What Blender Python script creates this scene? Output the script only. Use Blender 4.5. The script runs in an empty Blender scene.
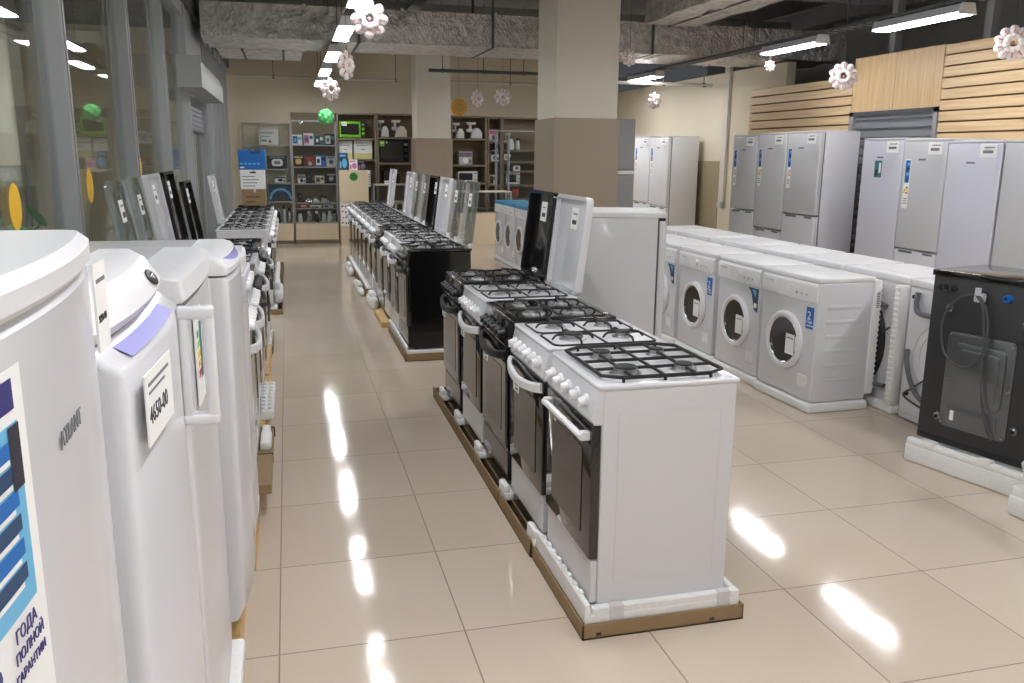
import bpy, bmesh, math, random
from mathutils import Vector, Matrix
random.seed(7)
PI = math.pi
SC = bpy.context.scene
COL = SC.collection

# ------------------------------------------------------------------ materials
def lin(c):
    c = c / 255.0
    return c / 12.92 if c <= 0.04045 else ((c + 0.055) / 1.055) ** 2.4

def rgb(r, g, b):
    return (lin(r), lin(g), lin(b), 1.0)

def mat(name, col, rough=0.5, metal=0.0, var=0.0, vscale=8.0, bump=0.0, bscale=40.0, coat=0.0,
        stretch=(1, 1, 1), emit=None, es=0.0, spec=0.5):
    m = bpy.data.materials.new(name); m.use_nodes = True
    nt = m.node_tree; N = nt.nodes; L = nt.links
    p = N['Principled BSDF']
    c = rgb(*col)
    p.inputs['Base Color'].default_value = c
    p.inputs['Roughness'].default_value = rough
    p.inputs['Metallic'].default_value = metal
    p.inputs['Specular IOR Level'].default_value = spec
    p.inputs['Coat Weight'].default_value = coat
    if emit:
        p.inputs['Emission Color'].default_value = rgb(*emit)
        p.inputs['Emission Strength'].default_value = es
    if var or bump:
        tc = N.new('ShaderNodeTexCoord'); mp = N.new('ShaderNodeMapping')
        mp.inputs['Scale'].default_value = stretch
        L.new(tc.outputs['Object'], mp.inputs['Vector'])
    if var:
        nz = N.new('ShaderNodeTexNoise'); nz.inputs['Scale'].default_value = vscale
        nz.inputs['Detail'].default_value = 5
        L.new(mp.outputs[0], nz.inputs['Vector'])
        mx = N.new('ShaderNodeMix'); mx.data_type = 'RGBA'
        mx.inputs[6].default_value = tuple(min(1, x * (1 - var)) for x in c[:3]) + (1,)
        mx.inputs[7].default_value = tuple(min(1, x * (1 + var)) for x in c[:3]) + (1,)
        L.new(nz.outputs['Fac'], mx.inputs[0]); L.new(mx.outputs[2], p.inputs['Base Color'])
    if bump:
        nb = N.new('ShaderNodeTexNoise'); nb.inputs['Scale'].default_value = bscale
        nb.inputs['Detail'].default_value = 3
        L.new(mp.outputs[0], nb.inputs['Vector'])
        bp = N.new('ShaderNodeBump'); bp.inputs['Strength'].default_value = bump
        bp.inputs['Distance'].default_value = 0.01
        L.new(nb.outputs['Fac'], bp.inputs['Height']); L.new(bp.outputs[0], p.inputs['Normal'])
    return m

def glass_mat(name, tint, refl=1.0, haze=0.0, ior=1.5):
    m = bpy.data.materials.new(name); m.use_nodes = True
    nt = m.node_tree; N = nt.nodes; L = nt.links
    N.remove(N['Principled BSDF']); out = N['Material Output']
    t = N.new('ShaderNodeBsdfTransparent'); t.inputs[0].default_value = rgb(*tint)
    g = N.new('ShaderNodeBsdfGlossy'); g.inputs['Roughness'].default_value = 0.02
    f = N.new('ShaderNodeFresnel'); f.inputs[0].default_value = ior
    mu = N.new('ShaderNodeMath'); mu.operation = 'MULTIPLY'; mu.inputs[1].default_value = refl
    L.new(f.outputs[0], mu.inputs[0])
    mx = N.new('ShaderNodeMixShader')
    L.new(mu.outputs[0], mx.inputs[0]); L.new(t.outputs[0], mx.inputs[1]); L.new(g.outputs[0], mx.inputs[2])
    last = mx
    if haze:
        d = N.new('ShaderNodeBsdfDiffuse'); d.inputs[0].default_value = rgb(225, 228, 228)
        m2 = N.new('ShaderNodeMixShader'); m2.inputs[0].default_value = haze
        L.new(mx.outputs[0], m2.inputs[1]); L.new(d.outputs[0], m2.inputs[2]); last = m2
    L.new(last.outputs[0], out.inputs[0])
    return m

def emis(name, col, s):
    m = bpy.data.materials.new(name); m.use_nodes = True
    nt = m.node_tree; N = nt.nodes
    N.remove(N['Principled BSDF'])
    e = N.new('ShaderNodeEmission'); e.inputs[0].default_value = rgb(*col); e.inputs[1].default_value = s
    nt.links.new(e.outputs[0], N['Material Output'].inputs[0])
    return m

WHITE = mat('white_enamel', (218, 218, 222), 0.22, var=0.015, vscale=3, coat=0.2)
WPLA = mat('white_plastic', (232, 232, 234), 0.32)
WGREY = mat('pale_grey_plastic', (196, 197, 203), 0.4)
LILAC = mat('lilac_translucent_plastic', (150, 148, 216), 0.3, coat=0.1)
SILVER = mat('silver_fridge_paint', (204, 205, 209), 0.38, metal=0.15, var=0.02, vscale=4)
SILVERB = mat('bluish_silver_fridge_paint', (206, 207, 219), 0.36, metal=0.1, var=0.02, vscale=4)
SIDEG = mat('fridge_side_paint', (212, 213, 221), 0.42)
BLACK = mat('black_enamel', (17, 17, 19), 0.16, coat=0.4)
BLKP = mat('black_plastic', (26, 26, 28), 0.4)
IRON = mat('cast_iron_grate', (13, 13, 14), 0.55, bump=0.1, bscale=200)
BURN = mat('burner_aluminium', (178, 178, 180), 0.3, metal=0.9)
BCAP = mat('burner_cap', (16, 16, 17), 0.6)
DGLASS = mat('dark_oven_glass', (38, 36, 35), 0.07, coat=0.6)
WINB = mat('oven_window_tint', (56, 49, 42), 0.08, coat=0.3, var=0.18, vscale=5)
GUNG = mat('grey_washer_back', (44, 45, 48), 0.45, var=0.08)
GALV = mat('galvanised_plate', (120, 123, 127), 0.3, metal=0.8, var=0.12, vscale=6)
FOAM = mat('white_foam', (240, 240, 238), 0.8, bump=0.25, bscale=90)
CARD = mat('brown_cardboard', (150, 126, 92), 0.8, var=0.08, vscale=9)
CARDD = mat('cardboard_inside', (112, 92, 66), 0.85, var=0.08)
TAPE = mat('clear_tape', (214, 214, 214), 0.25)
PINE = mat('pine_pallet_wood', (204, 170, 118), 0.65, var=0.18, vscale=6, stretch=(12, 1, 12))
PAPER = mat('white_paper', (242, 242, 240), 0.7)
INK = mat('dark_print', (42, 44, 56), 0.6)
INKG = mat('grey_print', (120, 122, 130), 0.6)
NAVY = mat('navy_print', (52, 48, 120), 0.5)
BLUE = mat('blue_print', (24, 108, 190), 0.4)
LBLUE = mat('light_blue_print', (110, 185, 226), 0.45)
TEAL = mat('teal_print', (58, 120, 130), 0.45)
DBLUE = mat('dark_blue_print', (36, 70, 110), 0.45, var=0.2)
YELL = mat('yellow_print', (240, 190, 40), 0.5)
GRN = mat('green_print', (54, 150, 62), 0.5)
LIME = mat('lime_green_plastic', (128, 214, 30), 0.3)
RED = mat('red_print', (190, 44, 40), 0.5)
PINK = mat('pink_print', (214, 120, 176), 0.5)
BLUEW = mat('blue_film', (58, 150, 196), 0.35)
CREAM = mat('cream_plastic', (222, 214, 196), 0.45)
PURP = mat('purple_grey_plastic', (128, 112, 134), 0.4)
BROWN = mat('brown_print', (108, 66, 44), 0.55, var=0.15)
CHROME = mat('chrome', (210, 210, 212), 0.12, metal=1.0)
RUBB = mat('grey_rubber_hose', (104, 106, 110), 0.55)
CABLE = mat('grey_cable', (74, 76, 80), 0.55)
ALU = mat('grey_aluminium_profile', (158, 160, 162), 0.45, metal=0.1)
ALUD = mat('dark_aluminium', (86, 90, 94), 0.45, metal=0.3)
STEEL = mat('painted_steel_grey', (150, 152, 152), 0.5)
SHUT = mat('shutter_grey', (142, 144, 150), 0.45, metal=0.3)
BEIGE = mat('beige_wall_paint', (224, 213, 190), 0.75, var=0.025, vscale=2)
BEIGEL = mat('pale_beige_pillar_paint', (216, 210, 196), 0.7, var=0.02, vscale=2)
TAUPE = mat('taupe_wall_tile', (158, 144, 127), 0.3, var=0.03, vscale=3)
OLIVE = mat('olive_beige_dado', (166, 152, 122), 0.5)
DARKC = mat('dark_ceiling_paint', (116, 116, 115), 0.9, var=0.1)
CONC = mat('grey_concrete', (168, 167, 163), 0.85, var=0.1, vscale=4)
OAKP = mat('pale_oak_board', (222, 205, 176), 0.5, var=0.07, vscale=5, stretch=(14, 14, 1))
TAUPESH = mat('taupe_shelf_board', (138, 125, 107), 0.55, var=0.06)
DSHELF = mat('shelf_back_board', (134, 118, 94), 0.6, var=0.06)
FACE = mat('skin_of_cream_box', (226, 220, 150), 0.5)
TUBE = emis('fluorescent_diffuser', (250, 250, 252), 46.0)
GLASS = glass_mat('storefront_glass', (236, 240, 238), 0.5)
CGLASS = glass_mat('clear_lid_glass', (240, 245, 243), 0.7, haze=0.035)
SGLASS = glass_mat('showcase_glass', (246, 248, 247), 0.35, haze=0.01)
FILM = glass_mat('clear_packing_film', (252, 252, 253), 0.7, haze=0.03)
PORT = mat('porthole_glass', (22, 22, 25), 0.06, coat=0.8)
GASKET = mat('grey_gasket', (80, 82, 86), 0.5)
PGREEN = mat('pale_green_wrap', (206, 216, 200), 0.4)
FLOWR = mat('white_paper_petal', (238, 232, 230), 0.7)
FLOWP = mat('pink_petal_edge', (216, 150, 150), 0.7)
FLOWG = mat('green_paper', (96, 196, 116), 0.65)
FLOWY = mat('orange_paper', (230, 178, 74), 0.65)

def foil_material():
    m = mat('crinkled_foil', (230, 228, 223), 0.3, metal=0.45)
    nt = m.node_tree; N = nt.nodes; L = nt.links; p = N['Principled BSDF']
    tc = N.new('ShaderNodeTexCoord')
    v = N.new('ShaderNodeTexVoronoi'); v.inputs['Scale'].default_value = 22; v.feature = 'DISTANCE_TO_EDGE'
    n = N.new('ShaderNodeTexNoise'); n.inputs['Scale'].default_value = 11; n.inputs['Detail'].default_value = 9
    n.inputs['Distortion'].default_value = 0.4
    L.new(tc.outputs['Object'], n.inputs['Vector']); L.new(tc.outputs['Object'], v.inputs['Vector'])
    a = N.new('ShaderNodeMath'); a.operation = 'MULTIPLY_ADD'; a.inputs[1].default_value = 0.25
    L.new(v.outputs['Distance'], a.inputs[0]); L.new(n.outputs['Fac'], a.inputs[2])
    b = N.new('ShaderNodeBump'); b.inputs['Strength'].default_value = 1.0; b.inputs['Distance'].default_value = 0.08
    L.new(a.outputs[0], b.inputs['Height']); L.new(b.outputs[0], p.inputs['Normal'])
    r = N.new('ShaderNodeValToRGB')
    r.color_ramp.elements[0].position = 0.35; r.color_ramp.elements[0].color = rgb(205, 201, 196)
    r.color_ramp.elements[1].position = 0.65; r.color_ramp.elements[1].color = rgb(240, 238, 234)
    L.new(n.outputs['Fac'], r.inputs[0]); L.new(r.outputs[0], p.inputs['Base Color'])
    return m
FOIL = foil_material()

def floor_material():
    m = mat('polished_floor_tile', (200, 183, 165), 0.13)
    nt = m.node_tree; N = nt.nodes; L = nt.links; p = N['Principled BSDF']
    g = N.new('ShaderNodeNewGeometry'); s = N.new('ShaderNodeSeparateXYZ'); L.new(g.outputs['Position'], s.inputs[0])
    def math_(op, a, b=None, c=None):
        n = N.new('ShaderNodeMath'); n.operation = op
        for i, x in enumerate((a, b, c)):
            if x is None: continue
            if isinstance(x, (int, float)): n.inputs[i].default_value = x
            else: L.new(x, n.inputs[i])
        return n.outputs[0]
    line = []; cell = []
    for ax in 'XY':
        q = math_('DIVIDE', s.outputs[ax], 0.6)
        fr = math_('FRACT', q)
        d = math_('MINIMUM', fr, math_('SUBTRACT', 1.0, fr))
        line.append(math_('LESS_THAN', d, 0.0042)); cell.append(math_('FLOOR', q))
    grout = math_('MAXIMUM', line[0], line[1])
    cmb = N.new('ShaderNodeCombineXYZ'); L.new(cell[0], cmb.inputs[0]); L.new(cell[1], cmb.inputs[1])
    wn = N.new('ShaderNodeTexWhiteNoise'); wn.noise_dimensions = '2D'; L.new(cmb.outputs[0], wn.inputs['Vector'])
    nz = N.new('ShaderNodeTexNoise'); nz.inputs['Scale'].default_value = 2.2; nz.inputs['Detail'].default_value = 6
    L.new(g.outputs['Position'], nz.inputs['Vector'])
    f = math_('ADD', math_('MULTIPLY', wn.outputs['Value'], 0.6), math_('MULTIPLY', nz.outputs['Fac'], 0.4))
    mx = N.new('ShaderNodeMix'); mx.data_type = 'RGBA'
    mx.inputs[6].default_value = rgb(204, 188, 170); mx.inputs[7].default_value = rgb(215, 200, 183)
    L.new(f, mx.inputs[0])
    m2 = N.new('ShaderNodeMix'); m2.data_type = 'RGBA'; m2.inputs[7].default_value = rgb(140, 124, 108)
    L.new(grout, m2.inputs[0]); L.new(mx.outputs[2], m2.inputs[6]); L.new(m2.outputs[2], p.inputs['Base Color'])
    rr = math_('ADD', math_('MULTIPLY', grout, 0.5), math_('MULTIPLY_ADD', nz.outputs['Fac'], 0.06, 0.05))
    L.new(rr, p.inputs['Roughness'])
    nb = N.new('ShaderNodeTexNoise'); nb.inputs['Scale'].default_value = 5.0
    L.new(g.outputs['Position'], nb.inputs['Vector'])
    b = N.new('ShaderNodeBump'); b.inputs['Strength'].default_value = 0.035; b.inputs['Distance'].default_value = 0.02
    L.new(nb.outputs['Fac'], b.inputs['Height']); L.new(b.outputs[0], p.inputs['Normal'])
    return m
FLOORM = floor_material()

def wood_material(name, a, b, axis):
    m = mat(name, a, 0.45)
    nt = m.node_tree; N = nt.nodes; L = nt.links; p = N['Principled BSDF']
    tc = N.new('ShaderNodeTexCoord'); mp = N.new('ShaderNodeMapping')
    sc = [22, 22, 22]; sc['XYZ'.index(axis)] = 0.8; mp.inputs['Scale'].default_value = sc
    L.new(tc.outputs['Object'], mp.inputs['Vector'])
    n = N.new('ShaderNodeTexNoise'); n.inputs['Scale'].default_value = 2.0; n.inputs['Detail'].default_value = 8
    n.inputs['Distortion'].default_value = 0.2
    L.new(mp.outputs[0], n.inputs['Vector'])
    r = N.new('ShaderNodeValToRGB')
    r.color_ramp.elements[0].position = 0.36; r.color_ramp.elements[0].color = rgb(*b)
    r.color_ramp.elements[1].position = 0.62; r.color_ramp.elements[1].color = rgb(*a)
    L.new(n.outputs['Fac'], r.inputs[0]); L.new(r.outputs[0], p.inputs['Base Color'])
    return m
SLATW = wood_material('oak_slatwall', (222, 195, 155), (204, 174, 132), 'Y')
PANELW = wood_material('oak_panel', (218, 188, 146), (200, 168, 124), 'Z')
# ------------------------------------------------------------------ mesh builder
class MB:
    def __init__(s):
        s.bm = bmesh.new(); s.mats = []
    def mi(s, m):
        if m not in s.mats: s.mats.append(m)
        return s.mats.index(m)
    def _take(s, bm2, m, T=None):
        i = s.mi(m)
        if T is not None: bmesh.ops.transform(bm2, matrix=T, verts=bm2.verts)
        vm = {v: s.bm.verts.new(v.co) for v in bm2.verts}
        for f in bm2.faces:
            try:
                nf = s.bm.faces.new([vm[v] for v in f.verts]); nf.material_index = i
            except ValueError: pass
        bm2.free()
    def box(s, a, b, m, bev=0.0, seg=2, T=None):
        t = bmesh.new(); bmesh.ops.create_cube(t, size=1.0)
        lo = [min(p, q) for p, q in zip(a, b)]; hi = [max(p, q) for p, q in zip(a, b)]
        for v in t.verts:
            v.co = Vector([(lo[k] + hi[k]) / 2 + v.co[k] * (hi[k] - lo[k]) for k in range(3)])
        if bev:
            bev = min(bev, 0.49 * min(hi[k] - lo[k] for k in range(3)))
            bmesh.ops.bevel(t, geom=list(t.edges), offset=bev, segments=seg, profile=0.5, affect='EDGES')
        s._take(t, m, T); return s
    def cyl(s, p, q, r, m, seg=16, r2=None):
        p = Vector(p); q = Vector(q); d = q - p; L = d.length
        if L < 1e-6: return s
        t = bmesh.new()
        bmesh.ops.create_cone(t, cap_ends=True, segments=seg, radius1=r, radius2=r if r2 is None else r2, depth=L)
        T = Matrix.Translation((p + q) / 2) @ d.to_track_quat('Z', 'Y').to_matrix().to_4x4()
        s._take(t, m, T); return s
    def tube(s, pts, r, m, seg=6, closed=False):
        pts = [Vector(p) for p in pts]; n = len(pts); t = bmesh.new(); rings = []
        up = None
        for i in range(n):
            if closed: d = (pts[(i + 1) % n] - pts[i - 1])
            else: d = pts[min(i + 1, n - 1)] - pts[max(i - 1, 0)]
            d.normalize()
            if up is None: up = d.orthogonal().normalized()
            else:
                up = (up - d * up.dot(d))
                up = up.normalized() if up.length > 1e-5 else d.orthogonal().normalized()
            w = d.cross(up)
            rings.append([t.verts.new(pts[i] + (up * math.cos(2 * PI * k / seg + PI / seg) + w * math.sin(2 * PI * k / seg + PI / seg)) * r) for k in range(seg)])
        for i in range(n if closed else n - 1):
            A, B = rings[i], rings[(i + 1) % n]
            for k in range(seg): t.faces.new([A[k], A[(k + 1) % seg], B[(k + 1) % seg], B[k]])
        if not closed:
            t.faces.new(rings[0][::-1]); t.faces.new(rings[-1])
        s._take(t, m); return s
    def prism(s, poly, axis, a, b, m, bev=0.0):
        """extrude a closed 2-D outline along an axis from a to b; the other two axes in xyz order"""
        t = bmesh.new(); o = [k for k in range(3) if k != axis]
        def P(p, h):
            v = [0, 0, 0]; v[o[0]], v[o[1]], v[axis] = p[0], p[1], h
            return t.verts.new(v)
        A = [P(p, a) for p in poly]; B = [P(p, b) for p in poly]; n = len(poly)
        t.faces.new(A[::-1]); t.faces.new(B)
        for i in range(n): t.faces.new([A[i], A[(i + 1) % n], B[(i + 1) % n], B[i]])
        bmesh.ops.recalc_face_normals(t, faces=t.faces)
        if bev:
            es = [e for e in t.edges if (e.verts[0] in A) == (e.verts[1] in A)]
            bmesh.ops.bevel(t, geom=es, offset=bev, segments=2, profile=0.5, affect='EDGES')
        s._take(t, m); return s
    def lathe(s, prof, c, axis, m, seg=24):
        """profile of (radius, height) revolved about an axis through c"""
        t = bmesh.new(); o = [k for k in range(3) if k != axis]; rings = []
        for r, h in prof:
            ring = []
            for k in range(seg):
                v = [0, 0, 0]; v[axis] = c[axis] + h
                v[o[0]] = c[o[0]] + r * math.cos(2 * PI * k / seg); v[o[1]] = c[o[1]] + r * math.sin(2 * PI * k / seg)
                ring.append(t.verts.new(v))
            rings.append(ring)
        for A, B in zip(rings, rings[1:]):
            for k in range(seg): t.faces.new([A[k], A[(k + 1) % seg], B[(k + 1) % seg], B[k]])
        t.faces.new(rings[0][::-1]); t.faces.new(rings[-1])
        bmesh.ops.recalc_face_normals(t, faces=t.faces)
        s._take(t, m); return s
    def torus(s, c, axis, R, r, m, seg=28, rs=8, sq=1.0):
        o = [k for k in range(3) if k != axis]; pts = []
        for k in range(seg):
            v = [0, 0, 0]; v[axis] = c[axis]
            v[o[0]] = c[o[0]] + R * math.cos(2 * PI * k / seg); v[o[1]] = c[o[1]] + R * math.sin(2 * PI * k / seg)
            pts.append(v)
        return s.tube(pts, r, m, rs, True)
    def ell(s, c, rad, m, T=None, u=12, v=8):
        t = bmesh.new(); bmesh.ops.create_uvsphere(t, u_segments=u, v_segments=v, radius=1)
        for q in t.verts: q.co = Vector((q.co.x * rad[0], q.co.y * rad[1], q.co.z * rad[2]))
        if T is not None: bmesh.ops.transform(t, matrix=T, verts=t.verts)
        bmesh.ops.translate(t, vec=Vector(c), verts=t.verts)
        s._take(t, m); return s
    def text(s, body, org, ux, uy, size, m, depth=0.0006, align='LEFT'):
        cu = bpy.data.curves.new('lettering', 'FONT'); cu.body = body; cu.size = size; cu.extrude = depth
        cu.align_x = align; cu.resolution_u = 2
        ob = bpy.data.objects.new('lettering', cu)
        me = bpy.data.meshes.new_from_object(ob)
        t = bmesh.new(); t.from_mesh(me)
        ux = Vector(ux).normalized(); uy = Vector(uy).normalized(); uz = ux.cross(uy); org = Vector(org)
        for v in t.verts: v.co = org + ux * v.co.x + uy * v.co.y + uz * v.co.z
        s._take(t, m)
        bpy.data.objects.remove(ob); bpy.data.curves.remove(cu); bpy.data.meshes.remove(me)
        return s
    def mesh(s, name):
        me = bpy.data.meshes.new(name)
        bmesh.ops.recalc_face_normals(s.bm, faces=s.bm.faces)
        s.bm.to_mesh(me); s.bm.free()
        for m in s.mats: me.materials.append(m)
        for p in me.polygons: p.use_smooth = True
        me.set_sharp_from_angle(angle=math.radians(32))
        return me

CACHE = {}
def link(name, me, parent=None, loc=None, rot=None):
    o = bpy.data.objects.new(name, me); COL.objects.link(o)
    if parent is not None: o.parent = parent
    if loc is not None: o.location = loc
    if rot is not None: o.rotation_euler = rot
    return o
def part(parent, name, fn, key=None, loc=None, rot=None, label=None):
    """one mesh under a thing or part; equal keys share the mesh"""
    k = (name,) + key if key is not None else None
    if k is not None and k in CACHE: me = CACHE[k]
    else:
        b = MB(); fn(b); me = b.mesh(name)
        if k is not None: CACHE[k] = me
    o = link(name, me, parent, loc, rot)
    if label: o['label'] = label
    return o
def smooth(pts, n=5):
    P = [Vector(p) for p in pts]; out = []
    for i in range(len(P) - 1):
        a, b, c, d = P[max(i - 1, 0)], P[i], P[i + 1], P[min(i + 2, len(P) - 1)]
        for k in range(n):
            t = k / n
            out.append(.5 * ((2 * b) + (c - a) * t + (2 * a - 5 * b + 4 * c - d) * t * t + (3 * b - a - 3 * c + d) * t ** 3))
    return out + [P[-1]]
def thing(name, label, cat, loc=(0, 0, 0), rz=0.0, group=None):
    o = bpy.data.objects.new(name, None); COL.objects.link(o)
    o.empty_display_size = 0.1
    o.location = loc; o.rotation_euler = (0, 0, rz); o['label'] = label; o['category'] = cat
    if group: o['group'] = group
    return o
def solo(name, label, cat, fn, key=None, loc=(0, 0, 0), rz=0.0, group=None):
    o = part(None, name, fn, key, loc, (0, 0, rz)); o['label'] = label; o['category'] = cat
    if group: o['group'] = group
    return o
def struct(name, label, fn, parent=None):
    o = part(parent, name, fn)
    if parent is None:
        o['kind'] = 'structure'; o['label'] = label; o['category'] = 'room'
    return o
def copy_tree(o, parent=None):
    c = o.copy(); COL.objects.link(c)
    if parent is not None: c.parent = parent
    for ch in list(o.children): copy_tree(ch, c)
    return c
def arc(cx, cy, r, a0, a1, n):
    return [(cx + r * math.cos(a0 + (a1 - a0) * i / n), cy + r * math.sin(a0 + (a1 - a0) * i / n)) for i in range(n + 1)]
def rrect(x0, y0, x1, y1, r, n=5):
    return (arc(x1 - r, y1 - r, r, 0, PI / 2, n) + arc(x0 + r, y1 - r, r, PI / 2, PI, n) +
            arc(x0 + r, y0 + r, r, PI, 1.5 * PI, n) + arc(x1 - r, y0 + r, r, 1.5 * PI, 2 * PI, n))

# ------------------------------------------------------------------ camera
cam = bpy.data.cameras.new('camera'); camo = bpy.data.objects.new('camera', cam); COL.objects.link(camo)
cam.sensor_width = 36.0; cam.lens = 854.16 * 36.0 / 1024; cam.clip_start = 0.02; cam.clip_end = 100
yaw, pitch, roll = 0.25422, 0.21566, 0.00888
fw = Vector((math.sin(yaw) * math.cos(pitch), math.cos(yaw) * math.cos(pitch), -math.sin(pitch)))
ri = Vector((math.cos(yaw), -math.sin(yaw), 0)); up = ri.cross(fw)
r2 = ri * math.cos(roll) + up * math.sin(roll); u2 = up * math.cos(roll) - ri * math.sin(roll)
camo.matrix_world = Matrix(((r2.x, u2.x, -fw.x, 0.0934), (r2.y, u2.y, -fw.y, -2.5435), (r2.z, u2.z, -fw.z, 1.5607), (0, 0, 0, 1)))
SC.camera = camo
# ------------------------------------------------------------------ the setting
GX = -0.80          # inner face of the storefront posts
WX = 6.0            # slat wall face
BY = 13.3           # back wall
CZ = 3.55
struct('floor', 'polished beige tile floor with dark joints', lambda b: b.box((-7.5, -7.2, -0.12), (8.2, BY + .1, 0), FLOORM))
struct('ceiling', 'dark unfinished ceiling above the ducts and lights', lambda b: b.box((-7.5, -7.2, CZ), (8.2, BY + .1, CZ + .15), DARKC))
struct('wall_back', 'beige back wall above the shelving', lambda b: b.box((-7.5, BY, 0), (6.25, BY + .12, CZ), BEIGE))
struct('wall_rear', 'plain beige wall behind the viewer', lambda b: b.box((-7.5, -7.2, 0), (8.2, -7.08, CZ), BEIGE))
def wall_right(b):
    b.box((6.2, 7.4, 0), (6.32, BY, 2.72), BEIGE)
    b.box((6.19, 9.0, 0), (6.2, BY, 1.49), OLIVE)
    b.box((8.08, -7.2, 0), (8.2, BY, CZ), CONC)
struct('wall_right', 'beige side wall with an olive dado beyond the slat boards', wall_right)
struct('wall_left', 'beige far wall of the neighbouring hall seen through the glass', lambda b: b.box((-7.5, -7.2, 0), (-7.38, BY, CZ), BEIGE))
def slat(y0, y1, top, bottom):
    def f(b):
        b.box((WX + .035, y0, bottom), (WX + .06, y1, top), BROWN)
        n = round((top - bottom) / 0.1); h = (top - bottom) / n
        for k in range(n):
            b.box((WX, y0, bottom + k * h + .007), (WX + .036, y1, bottom + (k + 1) * h - .007), SLATW, 0.003, 1)
        b.box((WX + .06, y0 + .02, 0), (WX + .12, y1 - .02, top - .03), BEIGE)
    return f
struct('wall_slats_far', 'oak slatwall with horizontal grooves between the roller shutter and the beige wall', slat(5.77, 7.9, 2.41, 0.5))
struct('wall_slats_near', 'oak slatwall with horizontal grooves on the viewer side of the roller shutter', slat(-2.0, 4.44, 2.585, 0.5))
def wpanel(b):
    b.box((WX, 4.45, 2.03), (WX + .05, 5.1, 2.585), PANELW, .002, 1)
    b.box((WX, 5.104, 2.03), (WX + .05, 5.76, 2.585), PANELW, .002, 1)
struct('trim_1', 'smooth oak panel with upright grain above the roller shutter', wpanel)
def shutter(b):
    for k in range(22):
        z = 0.02 + k * 0.091
        b.prism([(WX + .05, z), (WX + .02, z + .02), (WX + .02, z + .07), (WX + .05, z + .091)], 1, 4.50, 5.70, SHUT)
    b.box((WX + .05, 4.5, 0), (WX + .06, 5.7, 2.03), SHUT)
    b.box((WX - .01, 4.45, 0), (WX + .06, 4.50, 2.03), STEEL); b.box((WX - .01, 5.70, 0), (WX + .06, 5.77, 2.03), STEEL)
    b.box((WX - .01, 4.45, 1.985), (WX + .06, 5.77, 2.03), ALUD)
struct('door_1', 'closed grey roller shutter under the oak panel', shutter)
for n, (nm, lab, x, y, w, tz) in enumerate((
        ('pillar', 'square pillar near the stoves, taupe tile below and pale paint above', 2.81, 6.2, 0.68, 1.935),
        ('pillar', 'square pillar in front of the back shelves, taupe tile below and pale paint above', 2.18, 11.8, 0.56, 1.81))):
    def f(b):
        b.box((x, y, 0), (x + w, y + w, CZ), BEIGEL, .004, 1)
        b.box((x - .022, y - .022, 0), (x + w + .022, y + w + .022, tz), TAUPE, .003, 1)
        b.box((x - .024, y - .024, tz * .5), (x + w + .024, y + w + .024, tz * .5 + .004), CARDD)
    struct(nm, lab, f)
# storefront: glass bays between grey posts
posts = [-5.0, -3.34, -1.68, -0.02, 1.64, 3.30, 4.95, 6.66, 8.50, 9.3, 10.1, 10.9, 11.7, 12.5, 13.2]
names = {3: 'the small top-mount fridges', 4: 'the two clear stove lids', 5: 'the white stove lid', 6: 'the black stove lids'}
for i in range(len(posts) - 1):
    y0, y1 = posts[i], posts[i + 1]
    if y0 == 6.66: continue
    def fr(b):
        b.box((GX - .105, y0 - .032, 0), (GX, y0 + .032, 2.95), ALU, .004, 1)
        b.box((GX - .003, y0 - .012, 0), (GX + .006, y0 + .012, 2.95), STEEL)
        b.box((GX - .11, y0 + .035, 0), (GX - .01, y1 - .035, .12), ALU)
        b.box((GX - .11, y0 + .035, 2.83), (GX - .01, y1 - .035, 2.95), ALU)
    w = struct('window_%d' % (i + 1), 'storefront glass bay %s' % ('behind ' + names[i] if i in names else 'number %d along the glass wall, with grey posts' % (i + 1)), fr)
    struct('pane', None, lambda b: b.box((GX - .075, y0 + .03, .11), (GX - .065, y1 - .03, 2.84), GLASS), w)
def soffit(b):
    b.box((GX - .14, -7.1, 2.95), (GX + .02, BY, 3.12), ALUD)
    b.box((GX - .10, -7.1, 3.12), (GX - .02, BY, CZ), DARKC)
struct('trim_2', 'dark aluminium head rail along the top of the glass wall', soffit)
# doorway with its shutter housing in the storefront
def door2(b):
    b.box((GX - .12, 6.62, 0), (GX, 6.72, 2.95), ALU); b.box((GX - .12, 8.42, 0), (GX, 8.5, 2.95), ALU)
    b.box((GX - .12, 6.72, 2.36), (GX - .02, 8.42, 2.95), ALU)
    for k in range(7):
        b.box((GX - .06, 6.72, 2.13 - .05 * (k + 1) + .004), (GX - .045, 8.42, 2.13 - .05 * k), SHUT, .006, 1)
    b.box((GX - .075, 6.72, 1.76), (GX - .035, 8.42, 1.785), ALUD)
    for y in (6.76, 7.56, 8.34): b.box((GX - .10, y, 0), (GX - .07, y + .07, 2.13), STEEL)
d2 = struct('door_2', 'shop doorway in the glass wall with a half raised slatted shutter', door2)
struct('pane', None, lambda b: (b.box((GX - .09, 6.83, .1), (GX - .08, 7.56, 2.1), GLASS), b.box((GX - .09, 7.63, .1), (GX - .08, 8.34, 2.1), GLASS)), d2)
solo('shutter_box', 'grey metal shutter housing over the shop doorway', 'shutter box',
     lambda b: (b.prism([(GX, 2.12), (GX + .2, 2.12), (GX + .2, 2.28), (GX + .17, 2.37), (GX, 2.37)], 1, 5.7, 8.4, STEEL, .004),
                b.box((GX + .002, 5.68, 2.11), (GX + .205, 5.705, 2.38), ALU), b.box((GX + .002, 8.395, 2.11), (GX + .205, 8.42, 2.38), ALU)))
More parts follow.
